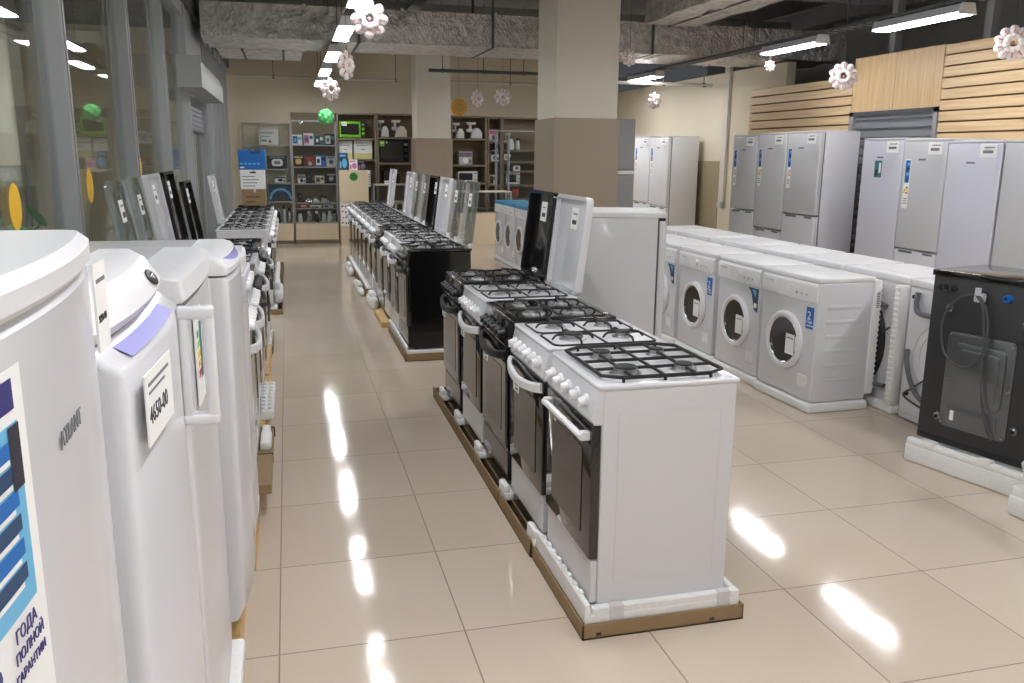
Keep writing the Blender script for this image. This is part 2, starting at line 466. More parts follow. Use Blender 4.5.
# ------------------------------------------------------------------ overhead services
def duct(x0, x1, y0, y1, z0, z1, seam):
    def f(b):
        n = max(2, int((x1 - x0) / .12)); m = 7; t = bmesh.new()
        rnd = random.Random(int(x0 * 100) + 5); ring = []
        base = [(y0, z0, 1, 0), (y1, z0, 0, 1), (y1, z1, 1, 0), (y0, z1, 0, 1)]
        for i in range(n + 1):
            x = x0 + (x1 - x0) * i / n; r = []
            for k in range(4):
                p, q = base[k], base[(k + 1) % 4]
                for j in range(m):
                    u = j / m; d = 0 if j == 0 else .016
                    r.append(t.verts.new((x + rnd.uniform(-.03, .03) * (0 < i < n), p[0] + (q[0] - p[0]) * u + rnd.uniform(-d, d), p[1] + (q[1] - p[1]) * u + rnd.uniform(-d, d))))
            ring.append(r)
        N = 4 * m
        for A, B in zip(ring, ring[1:]):
            for k in range(N): t.faces.new([A[k], A[(k + 1) % N], B[(k + 1) % N], B[k]])
        t.faces.new(ring[0]); t.faces.new(ring[-1][::-1])
        b._take(t, FOIL)
        x = x0 + seam
        while x < x1:
            b.box((x, y0 - .02, z0 - .008), (x + .035, y1 + .02, z1 + .02), FOIL, .003, 1); x += seam
    return f
def straps(t, y0, y1, z0, z1, xs):
    for x in xs: part(t, 'hanging_strap', lambda b: (b.box((x, y0 - .035, z0 - .012), (x + .03, y1 + .035, z0 - .006), ALUD), b.box((x, y0 - .035, z0 - .011), (x + .03, y0 - .024, CZ - .006), ALUD),
                       b.box((x, y1 + .024, z0 - .011), (x + .03, y1 + .035, CZ - .006), ALUD)))
t = thing('air_duct', 'large crinkled foil-wrapped air duct crossing the whole shop', 'duct', (0, 0, 0))
part(t, 'wrapped_duct', duct(-.72, 7.0, 7.4, 8.45, 2.748, 3.10, 1.05)); straps(t, 7.4, 8.45, 2.748, 3.10, (.9, 2.4, 4.35))
t = thing('air_duct', 'short foil-wrapped duct running towards the viewer over the pillar side', 'duct', (0, 0, 0))
part(t, 'wrapped_duct', duct(4.1, 4.75, 5.2, 7.0, 3.02, 3.4, 2)); straps(t, 5.2, 7.0, 3.02, 3.4, (4.4,))
t = thing('air_duct', 'boxy foil duct above the aisle lights close to the glass wall', 'duct', (0, 0, 0))
part(t, 'wrapped_duct', duct(-.7, .35, 9.2, 10.4, 2.82, 3.2, 2)); straps(t, 9.2, 10.4, 2.82, 3.2, (-.4, .1))
for x in (1.7, 5.6, 7.2):
    struct('beam', 'long steel roof beam over %s' % {1.7: 'the aisle side of the shop', 5.6: 'the slat wall side of the shop', 7.2: 'the dark void behind the slat wall'}[x],
           lambda b: (b.box((x - .07, -7, 3.30), (x + .07, 13.2, 3.32), CONC), b.box((x - .006, -7, 3.32), (x + .006, 13.2, 3.53), CONC), b.box((x - .07, -7, 3.53), (x + .07, 13.2, 3.55), CONC)))
for y, lab in ((4.6, 'pale cross beam over the front stove row'), (6.6, 'pale cross beam just before the long foil duct'), (9.0, 'pale cross beam just past the long foil duct'), (11.2, 'pale cross beam over the far end of the aisle')):
    struct('beam', lab, lambda b: b.box((-.7, y, 3.30), (7.9, y + .09, 3.44), CONC, .004, 1))
for y in (5.55, 4.25, 2.6):
    struct('beam', 'grey steel upright rising behind the slat wall %s' % {5.55: 'over the shutter', 4.25: 'beside the oak panel joint', 2.6: 'over the near slat boards'}[y],
           lambda b: b.box((6.3, y, 0), (6.39, y + .09, CZ), STEEL))
def pipe_run(nm, lab, p, q, r, m, hang=True):
    t = thing(nm, lab, 'pipe', (0, 0, 0))
    part(t, 'pipe_run', lambda b: b.cyl(p, q, r, m, 10))
    P, Q = Vector(p), Vector(q)
    for f in (.1, .4, .7, .95):
        c = P.lerp(Q, f)
        part(t, 'hanger', lambda b: (b.cyl((c.x, c.y, c.z), (c.x, c.y, CZ - .006), .006, ALUD, 6), b.box((c.x - .02, c.y - .02, c.z - r - .004), (c.x + .02, c.y + .02, c.z + r + .004), ALUD)))
pipe_run('hanging_pipe', 'thin pale pipe along the top of the back wall', (-.75, 12.95, 2.80), (6.1, 12.95, 2.80), .022, BEIGEL)
pipe_run('hanging_pipe', 'dark pipe crossing under the foil duct beside the far pillar', (2.0, 9.4, 2.66), (3.9, 9.4, 2.66), .022, ALUD)
pipe_run('hanging_pipe', 'pale pipe crossing under the duct towards the beige side wall', (3.6, 9.3, 2.57), (6.15, 9.3, 2.57), .025, BEIGEL)
pipe_run('hanging_pipe', 'grey conduit crossing in the dark void above the oak panel', (4.6, 3.4, 3.05), (7.9, 3.4, 3.05), .03, STEEL)
def tray(x, w=.07):
    def f(b):
        for s in (-w, w): b.box((x + s - .003, -5, 2.70), (x + s + .003, 12.2, 2.724), ALUD)
        k = 0
        while -5 + k * .12 < 12.2:
            b.box((x - w, -5 + k * .12, 2.70), (x + w, -5 + k * .12 + .05, 2.705), ALUD); k += 1
        b.tube([(x - .012, -5 + i * .8, 2.716 + .002 * math.sin(i * 2.1)) for i in range(22)], .010, BLKP, 6)
        b.tube([(x + .014, -5 + i * .8, 2.716 + .002 * math.sin(i * 1.3)) for i in range(22)], .009, CABLE, 6)
        for y in (-3.6, -.6, 2.6, 4.55, 6.4, 9.0, 11.8):
            b.cyl((x - w + .006, y, 2.702), (x - w + .006, y, CZ - .006), .005, ALUD, 6); b.cyl((x + w - .006, y, 2.702), (x + w - .006, y, CZ - .006), .005, ALUD, 6)
    return f
for x, lab in ((5.08, 'perforated cable tray carrying the lights near the slat wall'), (0.65, 'perforated cable tray carrying the lights over the aisle')):
    t = thing('cable_tray', lab, 'cable tray', (0, 0, 0)); part(t, 'perforated_channel', tray(x, .03 if x < 1 else .07))
ORD = ['first', 'second', 'third', 'fourth', 'fifth', 'sixth', 'seventh', 'eighth', 'ninth', 'tenth', 'eleventh', 'twelfth']
def light(x, y, L, lab, grp, z=2.62, cz=2.70):
    t = thing('ceiling_light', lab, 'ceiling light', (x, y, z), 0, grp); t['kind'] = 'thing'
    part(t, 'housing', lambda b: b.prism([(-.075, .012), (.075, .012), (.05, .075), (-.05, .075)], 1, 0, L, WGREY, .004), ('a', L))
    part(t, 'diffuser', lambda b: b.box((-.062, .01, -.008), (.062, L - .01, .016), TUBE, .012, 2), ('a', L))
    for e in (0, L):
        part(t, 'end_cap', lambda b: b.prism([(-.08, -.004), (.08, -.004), (.054, .08), (-.054, .08)], 1, -.008, .008, WPLA), ('a',), (0, e, 0))
    for f in (.15 * L, .85 * L): part(t, 'hanger', lambda b: b.cyl((0, 0, .07), (0, 0, cz - z), .005, ALUD, 6), ('a', L, cz), (0, f, 0))
for i, y in enumerate((5.25, 7.25, 9.25, 11.2)):
    light(.65, y, 1.05, '%s tube light over the aisle, counted from the entrance side' % ORD[i], 'lights over the aisle')
light(.65, 3.3, 1.0, 'tube light over the aisle at the very top of the view', 'lights over the aisle')
for i, y in enumerate((3.17, 5.0, 8.75)):
    light(5.08, y, 1.0, ('long tube light over the oak panel', 'tube light over the far slat boards', 'small tube light seen just beyond the near pillar')[i], 'lights near the slat wall')
light(4.3, 10.4, 1.0, 'added tube light hidden behind the near pillar to brighten the back shelves', 'added light for the back shelves')  # extra fixture added out of sight, lifts the brightness of the back shelves
light(5.08, 10.6, 1.0, 'last tube light of the row towards the beige side wall', 'lights near the slat wall')
for i, y in enumerate((-5.6, -3.7, -1.8, .1, 1.7)):
    if i < 4: light(.65, y, 1.1, 'tube light over the aisle above and behind the viewer', 'lights over the aisle')
    light(5.08, y if i < 4 else 1.3, 1.0, 'tube light above the washing machines', 'lights near the slat wall')
for y in (-3.0, -.6, 2.9):
    light(2.75, y, 1.1, 'tube light above the stoves and washing machines, out of view', 'lights over the middle', 2.95, CZ - .006)
for x, y in ((-2.3, .5), (-2.3, 3.0), (-2.3, 5.4), (-2.3, 8.2), (-4.6, 1.6), (-4.6, 4.6), (-4.6, 7.6), (-4.6, -2), (-2.3, -2.2), (-3.5, .8), (-3.5, 2.8), (-3.5, 4.8), (-3.5, 6.8), (-3.5, -1.2), (-6.2, 1), (-6.2, 4)):
    light(x, y, 1.2, 'tube light in the neighbouring hall, %s' % ('row by the glass' if x > -3 else 'middle row added to brighten it' if x > -4 else 'row by its far wall'), 'lights in the neighbouring hall', 2.75, CZ - .006)  # the middle row is an addition that brightens the hall
# ------------------------------------------------------------------ hanging paper decorations
def flower(x, y, z, R, lab, kind='white', yawa=0.0, n=8):
    nm = {'white': 'hanging_paper_flower', 'green': 'hanging_paper_ball', 'orange': 'hanging_paper_rosette'}[kind]
    t = thing(nm, lab, 'decoration', (x, y, z), yawa, 'paper decorations hung from the ceiling')
    if kind == 'white':
        def pet(b):
            for k in range(n):
                T = Matrix.Rotation(2 * PI * k / n, 4, 'Y')
                for q, (rr, off, m) in enumerate(((.30, .66, FLOWR), (.17, .36, FLOWR))):
                    Tm = T @ Matrix.Translation((0, (-.02 if q else .01), off * R))
                    b.ell((0, 0, 0), (R * (.27 if not q else .2), R * .17, R * rr), m, Tm, 10, 6)
                b.box((-.004, -.19 * R, .2 * R), (.004, -.14 * R, .8 * R), FLOWP, 0, 1, T)
        part(t, 'petals', pet, ('w', R, n))
        part(t, 'hub', lambda b: b.ell((0, 0, 0), (R * .1, R * .2, R * .1), FLOWP), ('w', R))
    elif kind == 'green':
        def ball(b):
            for k in range(26):
                a = k * 2.39996; zz = 1 - 2 * (k + .5) / 26; rr = math.sqrt(1 - zz * zz)
                c = (R * .6 * rr * math.cos(a), R * .6 * rr * math.sin(a), R * .6 * zz)
                b.ell(c, (R * .34, R * .34, R * .34), FLOWG, None, 8, 6)
        part(t, 'paper_tufts', ball)
    else:
        def ros(b):
            N = 28; pts = []
            for k in range(N):
                a = 2 * PI * k / N; a2 = 2 * PI * (k + .5) / N
                pts.append((R * math.cos(a), R * math.sin(a))); pts.append((R * .93 * math.cos(a2), R * .93 * math.sin(a2)))
            b.prism(pts, 1, -.012, .012, FLOWY)
            for k in range(N):
                T = Matrix.Rotation(2 * PI * k / N, 4, 'Y')
                b.box((-.003, -.022, .12 * R), (.003, -.010, .93 * R), CARD if k % 2 else FLOWY, 0, 1, T)
            b.ell((0, -.01, 0), (R * .2, .02, R * .2), FLOWY)
        part(t, 'pleated_disc', ros)
    part(t, 'thread', lambda b: b.cyl((0, 0, R * .8), (0, 0, (CZ - .006 if min(abs(x - .65), abs(x - 5.08)) > .08 else 2.699 if y in (5.09,) else 2.611) - z), .002, CABLE, 5))
flower(.68, 3.64, 2.45, .135, 'largest white paper flower over the aisle, touching the top of the view')
flower(.62, 5.09, 2.28, .125, 'white paper flower over the aisle just below the first tube light', 'white', .9)
flower(.6, 7.54, 2.25, .13, 'white paper flower over the aisle below the far tube lights', 'white', .4)
flower(.66, 10.3, 2.06, .125, 'green tufted paper ball hanging before the back showcase', 'green')
flower(2.27, 8.66, 2.15, .11, 'orange pleated paper rosette beside the far pillar', 'orange')
flower(2.86, 10.24, 2.36, .125, 'white paper flower hanging beside the orange rosette', 'white', .5)
flower(3.12, 9.75, 2.36, .13, 'white paper flower between the orange rosette and the near pillar', 'white', 0)
flower(3.64, 6.28, 2.57, .10, 'small pinkish paper flower at the edge of the near pillar, against the duct', 'white', .2, 8)
flower(5.13, 9.0, 2.31, .125, 'white paper flower hanging before the beige side wall', 'white', .3)
flower(5.5, 5.23, 2.35, .145, 'white paper flower before the far slat boards', 'white', -.5, 10)
flower(5.48, 3.12, 2.42, .14, 'white paper flower before the near slat boards at the edge of the view', 'white', -.6, 10)
flower(5.1, 5.95, 2.50, .06, 'tiny white paper flower under the tube light by the duct', 'white', -.3, 8)
# ------------------------------------------------------------------ gas stoves (front faces -X in local space)
SW, SD = 0.50, 0.47
def stove(lab, loc, rz=0.0, body='white', door='flat', lid=None, grate='grid', group=None, sunk=False, drawer='white', lean=.10):
    C = WHITE if body == 'white' else BLACK
    P = WPLA if body == 'white' else BLKP
    t = thing('gas_stove', lab, 'stove', loc, rz, group); t.scale = (1, 1, 1.025)
    k = (body,)
    def carcass(b):
        b.box((.004, 0, .012), (SD, SW, .735), C, .004, 1)
        for y in (-.0015, SW + .0005):
            for a, c in (((.06, .09), (SD - .05, .094)), ((.06, .66), (SD - .05, .664)), ((.06, .09), (.064, .664)), ((SD - .054, .09), (SD - .05, .664))):
                b.box((a[0], y, a[1]), (c[0], y + .001, c[1]), C)
        for x in (.05, SD - .06):
            for y in (.05, SW - .05): b.cyl((x, y, 0), (x, y, .014), .02, BLKP, 10)
        b.box((SD, .03, .05), (SD + .006, SW - .03, .70), STEEL if body == 'white' else BLKP)
    part(t, 'body', carcass, k)
    part(t, 'control_panel', lambda b: b.prism([(.02, .625), (-.022, .625), (-.03, .64), (-.008, .742), (.02, .745)], 1, .002, SW - .002, C, .004), k)
    kk = 6 if door != 'bar' else 5
    for j in range(kk):
        y = .07 + j * (.36 / (kk - 1)) + (.0 if door != 'bar' else .01)
        part(t, 'knob', lambda b: (b.cyl((0, 0, 0), (-.012, 0, -.002), .021, P, 16), b.cyl((-.01, 0, -.002), (-.034, 0, -.007), .017, P, 14, .0145), b.box((-.036, -.004, -.022), (-.012, .004, .008), P, .002, 1)),
             k, (-.018, y, .688))
    def dr(b):
        b.box((-.028, .006, .176), (.003, SW - .006, .622), DGLASS if body == 'white' or door == 'bar' else BLACK, .004, 2)
        if body != 'white': b.box((-.030, .02, .19), (-.026, SW - .02, .56), DGLASS, .002, 1)
    d = part(t, 'oven_door', dr, k + (door,))
    part(d, 'window', lambda b: b.prism(rrect(.09, .235, SW - .085, .53, .012), 0, -.0315, -.0285, WINB), ('w',))
    if door == 'bar':
        part(d, 'handle', lambda b: (b.tube([(-.054, .03, .583), (-.056, .14, .586), (-.056, .36, .586), (-.054, .45, .583)], .0115, P, 10),
                                     b.box((-.058, .025, .570), (-.022, .055, .600), P, .006), b.box((-.058, .425, .570), (-.022, .455, .600), P, .006)), k + (door,))
        part(d, 'mark', lambda b: (b.box((-.0292, .24, .20), (-.0285, .246, .215), WGREY), b.box((-.0292, .252, .20), (-.0285, .262, .212), WGREY)))
    else:
        def hd(b):
            pts = []
            for i in range(13):
                f = i / 12; y = .012 + (SW - .024) * f
                pts.append((-.03 - .034 * math.sin(PI * f) ** .6, y, .598 - .022 * math.sin(PI * f)))
            for o in (-.009, 0, .009): b.tube([(p[0], p[1], p[2] + o) for p in pts], .0105, P, 8)
        part(d, 'handle', hd, k + ('bow',))
        part(d, 'price_tag', lambda b: (b.box((-.071, .20, .53), (-.069, .28, .575), PAPER), b.box((-.0716, .21, .555), (-.0708, .265, .560), INKG), b.box((-.0716, .21, .538), (-.0708, .25, .546), INK)), ('dt',))
    D = WHITE if drawer == 'white' else BLACK
    part(t, 'drawer', lambda b: (b.box((-.02, .006, .022), (.003, SW - .006, .170), D, .003, 1), b.box((-.0215, .03, .150), (-.018, SW - .03, .156), D)), (drawer,))
    part(t, 'hob', lambda b: (b.box((-.012, -.003, .735), (SD + .010, SW + .003, .752), C, .007, 3),
                              b.prism(rrect(.03, .03, SD - .03, SW - .03, .03), 2, .7515, .7535, C)), k)
    for (x, y, r) in ((.13, .135, .042), (.13, .365, .034), (.34, .135, .034), (.34, .365, .028)):
        bu = part(t, 'burner', lambda b: b.lathe([(r * 1.3, 0), (r * 1.25, .005), (r, .008), (r * .96, .02)], (0, 0, 0), 2, BURN, 18), (r,), (x, y, .753))
        part(bu, 'cap', lambda b: b.lathe([(r * .92, .0195), (r * .94, .023), (r * .84, .026)], (0, 0, 0), 2, BCAP, 18), (r,))
    zt = .770; g = .005
    if grate == 'grid':
        zt = .768; g = .0056
        def gr(b):
            c = .06; x0, x1, y0, y1 = .02, SD - .025, .025, SW - .025
            b.tube([(x0 + c, y0, zt), (x1 - c, y0, zt), (x1, y0 + c * .7, zt), (x1, y1 - c * .7, zt), (x1 - c, y1, zt), (x0 + c, y1, zt), (x0, y1 - c * .7, zt), (x0, y0 + c * .7, zt)], g * 1.15, IRON, 6, True)
            for x in (.115, .225, .335): b.tube([(x, y0, zt), (x, y1, zt)], g, IRON, 6)
            for y in (.145, .255, .365): b.tube([(x0, y, zt), (x1, y, zt)], g, IRON, 6)
            for x, y in ((x0 + c, y0), (x1 - c, y0), (x0 + c, y1), (x1 - c, y1), (.225, y0), (.225, y1)): b.tube([(x, y, zt), (x, y, .753)], g, IRON, 6)
        part(t, 'grate', gr, ('grid',))
    else:
        def gr(b):
            x0, x1, y0, y1 = .025, SD - .03, .02, .245
            b.tube([(p[0], p[1], zt - .016) for p in rrect(x0, y0, x1, y1, .03, 3)], g, IRON, 6, True)
            for cx in (.13, .34):
                cy = .1325
                for (dx, dy) in ((1, 0), (-1, 0), (0, 1), (0, -1)):
                    L = .085 if dx else (.112 if dy else 0)
                    ex, ey = cx + dx * L, cy + dy * L
                    b.tube([(ex, ey, zt - .016), (ex - dx * .012, ey - dy * .012, zt - .002), (ex - dx * .022, ey - dy * .022, zt + .002), (cx + dx * .03, cy + dy * .03, zt + .002), (cx + dx * .026, cy + dy * .026, zt - .006)], g * .95, IRON, 6)
            b.tube([(.235, y0, zt - .016), (.235, y1, zt - .016)], g, IRON, 6)
            for x, y in ((x0 + .03, y0), (x1 - .03, y0), (x0 + .03, y1), (x1 - .03, y1)): b.tube([(x, y, zt - .016), (x, y, .753)], g, IRON, 6)
        for y in (0, .235): part(t, 'grate', gr, ('loop',), (0, y, 0))
    if lid:
        h = .49
        piv = (SD + .005, 0, .752); rot = (0, lean, 0)
        if lid == 'glass':
            L = part(t, 'lid', lambda b: b.prism(rrect(.0, .01, SW, h, .03)[:], 0, 0, .006, CGLASS, .001), ('glass',), piv, rot, 'clear glass lid')
            for y in (.04, .41): part(L, 'hinge', lambda b: b.box((-.012, 0, -.006), (.018, .05, .03), WPLA, .004), ('g',), (0, y, 0))
            part(L, 'price_tag', lambda b: (b.box((-.004, .20, .30), (-.002, .30, .40), PAPER), b.box((-.005, .21, .37), (-.004, .28, .378), INKG), b.box((-.005, .21, .32), (-.004, .27, .345), INK)), ('g',))
        else:
            W = WHITE if lid == 'white' else BLACK
            def ld(b):
                b.prism(rrect(0, 0, SW, h, .035), 0, .012, .026, W, .003)
                o = rrect(0, 0, SW, h, .035); i2 = rrect(.02, .02, SW - .02, h - .02, .022)
                n = len(o)
                q = bmesh.new()
                A = [q.verts.new((-.012, p[0], p[1])) for p in o]; B = [q.verts.new((.013, p[0], p[1])) for p in o]
                Ci = [q.verts.new((-.012, p[0], p[1])) for p in i2]; Di = [q.verts.new((.013, p[0], p[1])) for p in i2]
                for a in range(n):
                    c = (a + 1) % n
                    q.faces.new([A[a], A[c], B[c], B[a]]); q.faces.new([A[a], Ci[a], Ci[c], A[c]]); q.faces.new([Ci[a], Di[a], Di[c], Ci[c]])
                b._take(q, W)
            L = part(t, 'lid', ld, (lid,), piv, rot)
            for y in (.05, .40): part(L, 'hinge', lambda b: b.box((-.012, 0, -.006), (.02, .05, .02), BLKP, .004), ('k',), (0, y, 0))
            part(L, 'price_tag', lambda b: (b.box((.008, .16, .32), (.0105, .27, .43), PAPER), b.box((.0072, .175, .395), (.008, .25, .402), INKG), b.box((.0072, .18, .345), (.008, .245, .367), INK)), ('k',))
    return t
def tray_card(lab, x0, y0, x1, y1, h, group=None):
    def f(b):
        b.box((x0, y0, 0), (x1, y1, .006), CARDD)
        for a, c in (((x0, y0), (x1, y0 + .006)), ((x0, y1 - .006), (x1, y1)), ((x0, y0), (x0 + .006, y1)), ((x1 - .006, y0), (x1, y1))):
            b.box((a[0], a[1], 0), (c[0], c[1], h), CARD, .001, 1)
    return solo('cardboard_tray', lab, 'cardboard tray', f, None, (0, 0, 0), 0, group)
XF = 1.02; ZB = .082
rowA = [(-.112, 'white', 'bar', None, 'grid', 'white gas stove with a full black grid, first of the front row'),
        (.44, 'white', 'bow', None, 'loop', 'white gas stove with a bowed handle, second of the front row'),
        (1.00, 'black', 'bow', None, 'loop', 'black gas stove standing between two white ones in the front row'),
        (1.55, 'white', 'bow', 'white', 'loop', 'white gas stove with its white lid raised, fourth of the front row'),
        (2.12, 'black', 'bow', 'black', 'loop', 'black gas stove with its black lid raised at the far end of the front row')]
for y, bd, dr_, ld, gr_, lab in rowA:
    stove(lab, (XF, y, ZB), 0, bd, dr_, ld, gr_, 'stoves of the front row', drawer='white' if bd == 'white' else 'black', lean=.12)
# foam and cardboard under the front row
def foamtray(b):
    x0, x1, y0, y1 = .972, 1.535, -.142, .44
    b.box((x0, y0, .05), (x1, y1, .081), FOAM, .004, 1)
    b.box((x0, y0, .078), (x0 + .02, y1, .122), FOAM, .004, 1)
    b.box((x0 + .029, y0 + .001, .0775), (x1, y0 + .028, .106), FOAM, .004, 1); b.box((x1 - .025, y0 + .029, .077), (x1 - .001, y1 - .001, .105), FOAM, .004, 1)
    for k in range(8): b.box((x0 + .006, y0 + .07 + k * .062, .077), (x0 + .0255, y0 + .105 + k * .062, .128), FOAM, .008, 2)
    for x in (1.06, 1.45): b.box((x, y0 - .002, .045), (x + .05, y0 + .0285, .1075), TAPE, .002, 1)
solo('foam_tray', 'white foam packing tray under the first white stove of the front row', 'foam packing', foamtray)
def cardA(b):
    b.box((.962, -.152, 0), (1.548, .45, .006), CARDD)
    b.box((.962, -.152, 0), (1.548, -.146, .056), CARD, .001, 1); b.box((.962, -.152, 0), (.968, .45, .056), CARD, .001, 1)
    b.box((1.542, -.152, 0), (1.548, .45, .056), CARD, .001, 1); b.box((.962, .444, 0), (1.548, .45, .056), CARD, .001, 1)
    for x in (1.01, 1.42): b.box((x, -.1535, .012), (x + .018, -.151, .022), INK)
    b.box((.969, -.145, .006), (1.541, .443, .0495), CARDD)
solo('cardboard_tray', 'brown cardboard tray under the first white stove and its foam tray', 'cardboard tray', cardA)
def cardA2(b):
    b.box((.955, .46, 0), (1.58, 2.82, .006), CARDD)
    b.box((.955, .46, 0), (.962, 2.82, .07), CARD, .001, 1); b.box((1.574, .46, 0), (1.58, 2.82, .06), CARD, .001, 1)
    b.box((.955, .46, 0), (1.58, .466, .06), CARD); b.box((.955, 2.814, 0), (1.58, 2.82, .06), CARD)
    for y in (.995, 1.54, 2.11): b.box((.9535, y - .003, 0), (.9625, y + .003, .071), CARDD)
    b.box((1.0, .47, .006), (1.573, 2.81, ZB - .035), CARDD)
solo('cardboard_tray', 'long brown cardboard tray under the other four stoves of the front row', 'cardboard tray', cardA2)
FB = lambda b: (b.box((-.072, -.06, 0), (.06, .06, .034), FOAM, .008, 2), b.box((-.072, -.055, .03), (-.042, .055, .068), FOAM, .012, 2), b.box((-.0735, -.02, .01), (-.042, .02, .058), FOAM, .01, 2))
for y, lab in ((.50, 'white foam foot under the near end of the second front-row stove'), (.98, 'white foam foot at the joint of the second and third front-row stoves'), (1.53, 'white foam foot at the joint of the third and fourth front-row stoves'),
               (2.09, 'white foam foot at the joint of the fourth and last front-row stoves'), (2.60, 'white foam foot under the far end of the last front-row stove')):
    solo('foam_block', lab, 'foam packing', FB, ('fb',), (1.037, y, .048), 0, 'foam feet of the front row')
for y in (1.03, 1.58, 2.15, .9, .56, 2.55):
    solo('foam_block', 'white foam block hidden under the front row stoves', 'foam packing', lambda b: b.box((-.06, -.06, 0), (.06, .06, ZB - .065), FOAM, .005, 1), ('fbk',), (1.40, y, .063), 0, 'foam blocks hidden under the front row')
# the long second row
rowB = [('black', 'glass', 'black gas stove nearest in the long second row, wrapped side towards the viewer'), ('white', 'glass', 'white gas stove with a clear lid behind the black one of the second row'),
        ('white', 'white', 'white gas stove with the first raised white lid of the second row'), ('black', 'black', 'black gas stove with a raised black lid in the second row'),
        ('white', 'glass', 'white gas stove with a clear lid just beyond the raised black lid'), ('white', 'glass', 'white gas stove with a clear lid, sixth of the second row'),
        ('white', 'white', 'white gas stove with a raised white lid, seventh of the second row'), ('white', None, 'white gas stove without a lid, eighth of the second row'),
        ('white', None, 'white gas stove without a lid, ninth of the second row'), ('white', 'white', 'white gas stove with a narrow raised white lid, tenth of the second row'),
        ('white', None, 'white gas stove without a lid at the far end of the second row')]
for i, (bd, ld, lab) in enumerate(rowB):
    stove(lab, (.955, 3.86 + .585 * i, ZB), 0, bd, 'bow', ld, 'loop', 'stoves of the long second row', drawer='white' if bd == 'white' else 'black', lean=.13)
tray_card('brown cardboard tray under the black stove and its neighbours in the second row', .905, 3.82, 1.50, 5.0, .06)
solo('foam_tray', 'white foam sheet under the first stoves of the second row', 'foam packing', lambda b: (b.box((.915, 3.83, .02), (1.48, 4.99, ZB - .001), FOAM, .004, 1), b.box((.915, 3.83, .06), (.930, 4.99, .118), FOAM, .004, 1)))
def pallet(b, x0, y0, x1, y1, n, k_=1.0):
    B0 = b.box
    class Q: pass
    b = Q(); b.box = lambda a, c, m, *r: B0((a[0], a[1], a[2] * k_), (c[0], c[1], c[2] * k_), m, *r)
    for k in range(n):
        y = y0 + (y1 - y0 - .09) * k / (n - 1); b.box((x0, y, .085), (x1, y + .09, .105), PINE, .002, 1)
    for x in (x0, (x0 + x1 - .08) / 2, x1 - .08):
        b.box((x, y0, .066), (x + .08, y1, .085), PINE, .002, 1); b.box((x, y0, 0), (x + .08, y1, .018), PINE, .002, 1)
        for y in (y0, (y0 + y1 - .1) / 2, y1 - .1): b.box((x, y, .018), (x + .08, y + .1, .066), PINE, .002, 1)
solo('wooden_pallet', 'pine pallet under the middle stoves of the second row', 'pallet', lambda b: pallet(b, .96, 5.05, 1.45, 7.0, 14, .77))
for y, lab in ((5.62, 'orange pine offcut lying before the second row beside the foam lump'),):
    solo('pine_board', lab, 'board', lambda b: b.box((.865, y - .45, 0), (.95, y + .25, .05), PINE, .004, 1))
solo('wrapped_foam', 'white film-wrapped foam lump on the floor before the second row', 'foam packing', lambda b: (b.box((.845, 6.1, 0), (.935, 6.55, .12), FOAM, .04, 3), b.box((.855, 6.2, .11), (.925, 6.45, .16), FOAM, .025, 3)))
solo('wrapped_foam', 'grey-white film bundle on the floor further along the second row', 'foam packing', lambda b: (b.box((.80, 7.0, 0), (.87, 7.9, .07), FOAM, .03, 3), b.box((.81, 7.2, .065), (.865, 7.5, .11), FOAM, .02, 2)))
solo('wrapped_foam', 'last white film bundle on the floor at the far end of the second row', 'foam packing', lambda b: (b.box((.79, 8.6, 0), (.87, 9.3, .10), FOAM, .03, 3), b.box((.80, 8.8, .09), (.86, 9.1, .14), FOAM, .02, 2)))
tray_card('low cardboard tray under the far stoves of the second row', .88, 7.05, 1.46, 10.25, .07)
solo('foam_tray', 'white foam slab under the far stoves of the second row', 'foam packing', lambda b: b.box((.9, 7.07, .008), (1.44, 10.22, ZB), FOAM, .004, 1))
# row of stoves along the glass (fronts face the aisle, +X)
XL = -.12
def lstove(y, lab, z, **k): stove(lab, (XL, y + SW, z), PI, group='stoves along the glass wall', **k)
lstove(.972, 'white gas stove next to the fridges along the glass, lid hidden', .165, body='white', door='bow', lid=None, grate='loop')
lstove(1.49, 'white gas stove with the first clear lid by the glass wall', .165, body='white', door='bow', lid='glass', grate='loop', lean=.16)
lstove(2.02, 'dark gas stove with the second clear lid by the glass wall', .165, body='black', door='bow', lid='glass', grate='loop', drawer='black', lean=.16)
lstove(2.62, 'white gas stove with a raised white lid by the glass wall', .165, body='white', door='bow', lid='white', grate='loop', lean=.16)
lstove(3.28, 'black gas stove with a raised black lid beside the white lid by the glass wall', .165, body='black', door='bow', lid='black', grate='loop', drawer='black', lean=.16)
lstove(4.35, 'white gas stove with a raised black lid, before the gap by the glass wall', .075, body='white', door='bow', lid='black', grate='grid', lean=.16)
lstove(6.1, 'white gas stove with its white side showing after the gap by the glass wall', .06, body='white', door='bow', lid=None, grate='loop')
lstove(6.75, 'white gas stove with a raised white lid, second after the gap by the glass wall', .06, body='white', door='bow', lid='white', grate='loop', lean=.16)
lstove(7.40, 'white gas stove, third after the gap by the glass wall', .06, body='white', door='bow', lid=None, grate='loop')
lstove(8.05, 'white gas stove, fourth after the gap by the glass wall', .06, body='white', door='bow', lid=None, grate='loop')
lstove(9.35, 'white gas stove carrying the stacked cartons at the far end by the glass wall', .06, body='white', door='bow', lid=None, grate='grid')
lstove(8.70, 'white gas stove just before the one with the stacked cartons by the glass wall', .06, body='white', door='bow', lid=None, grate='grid')
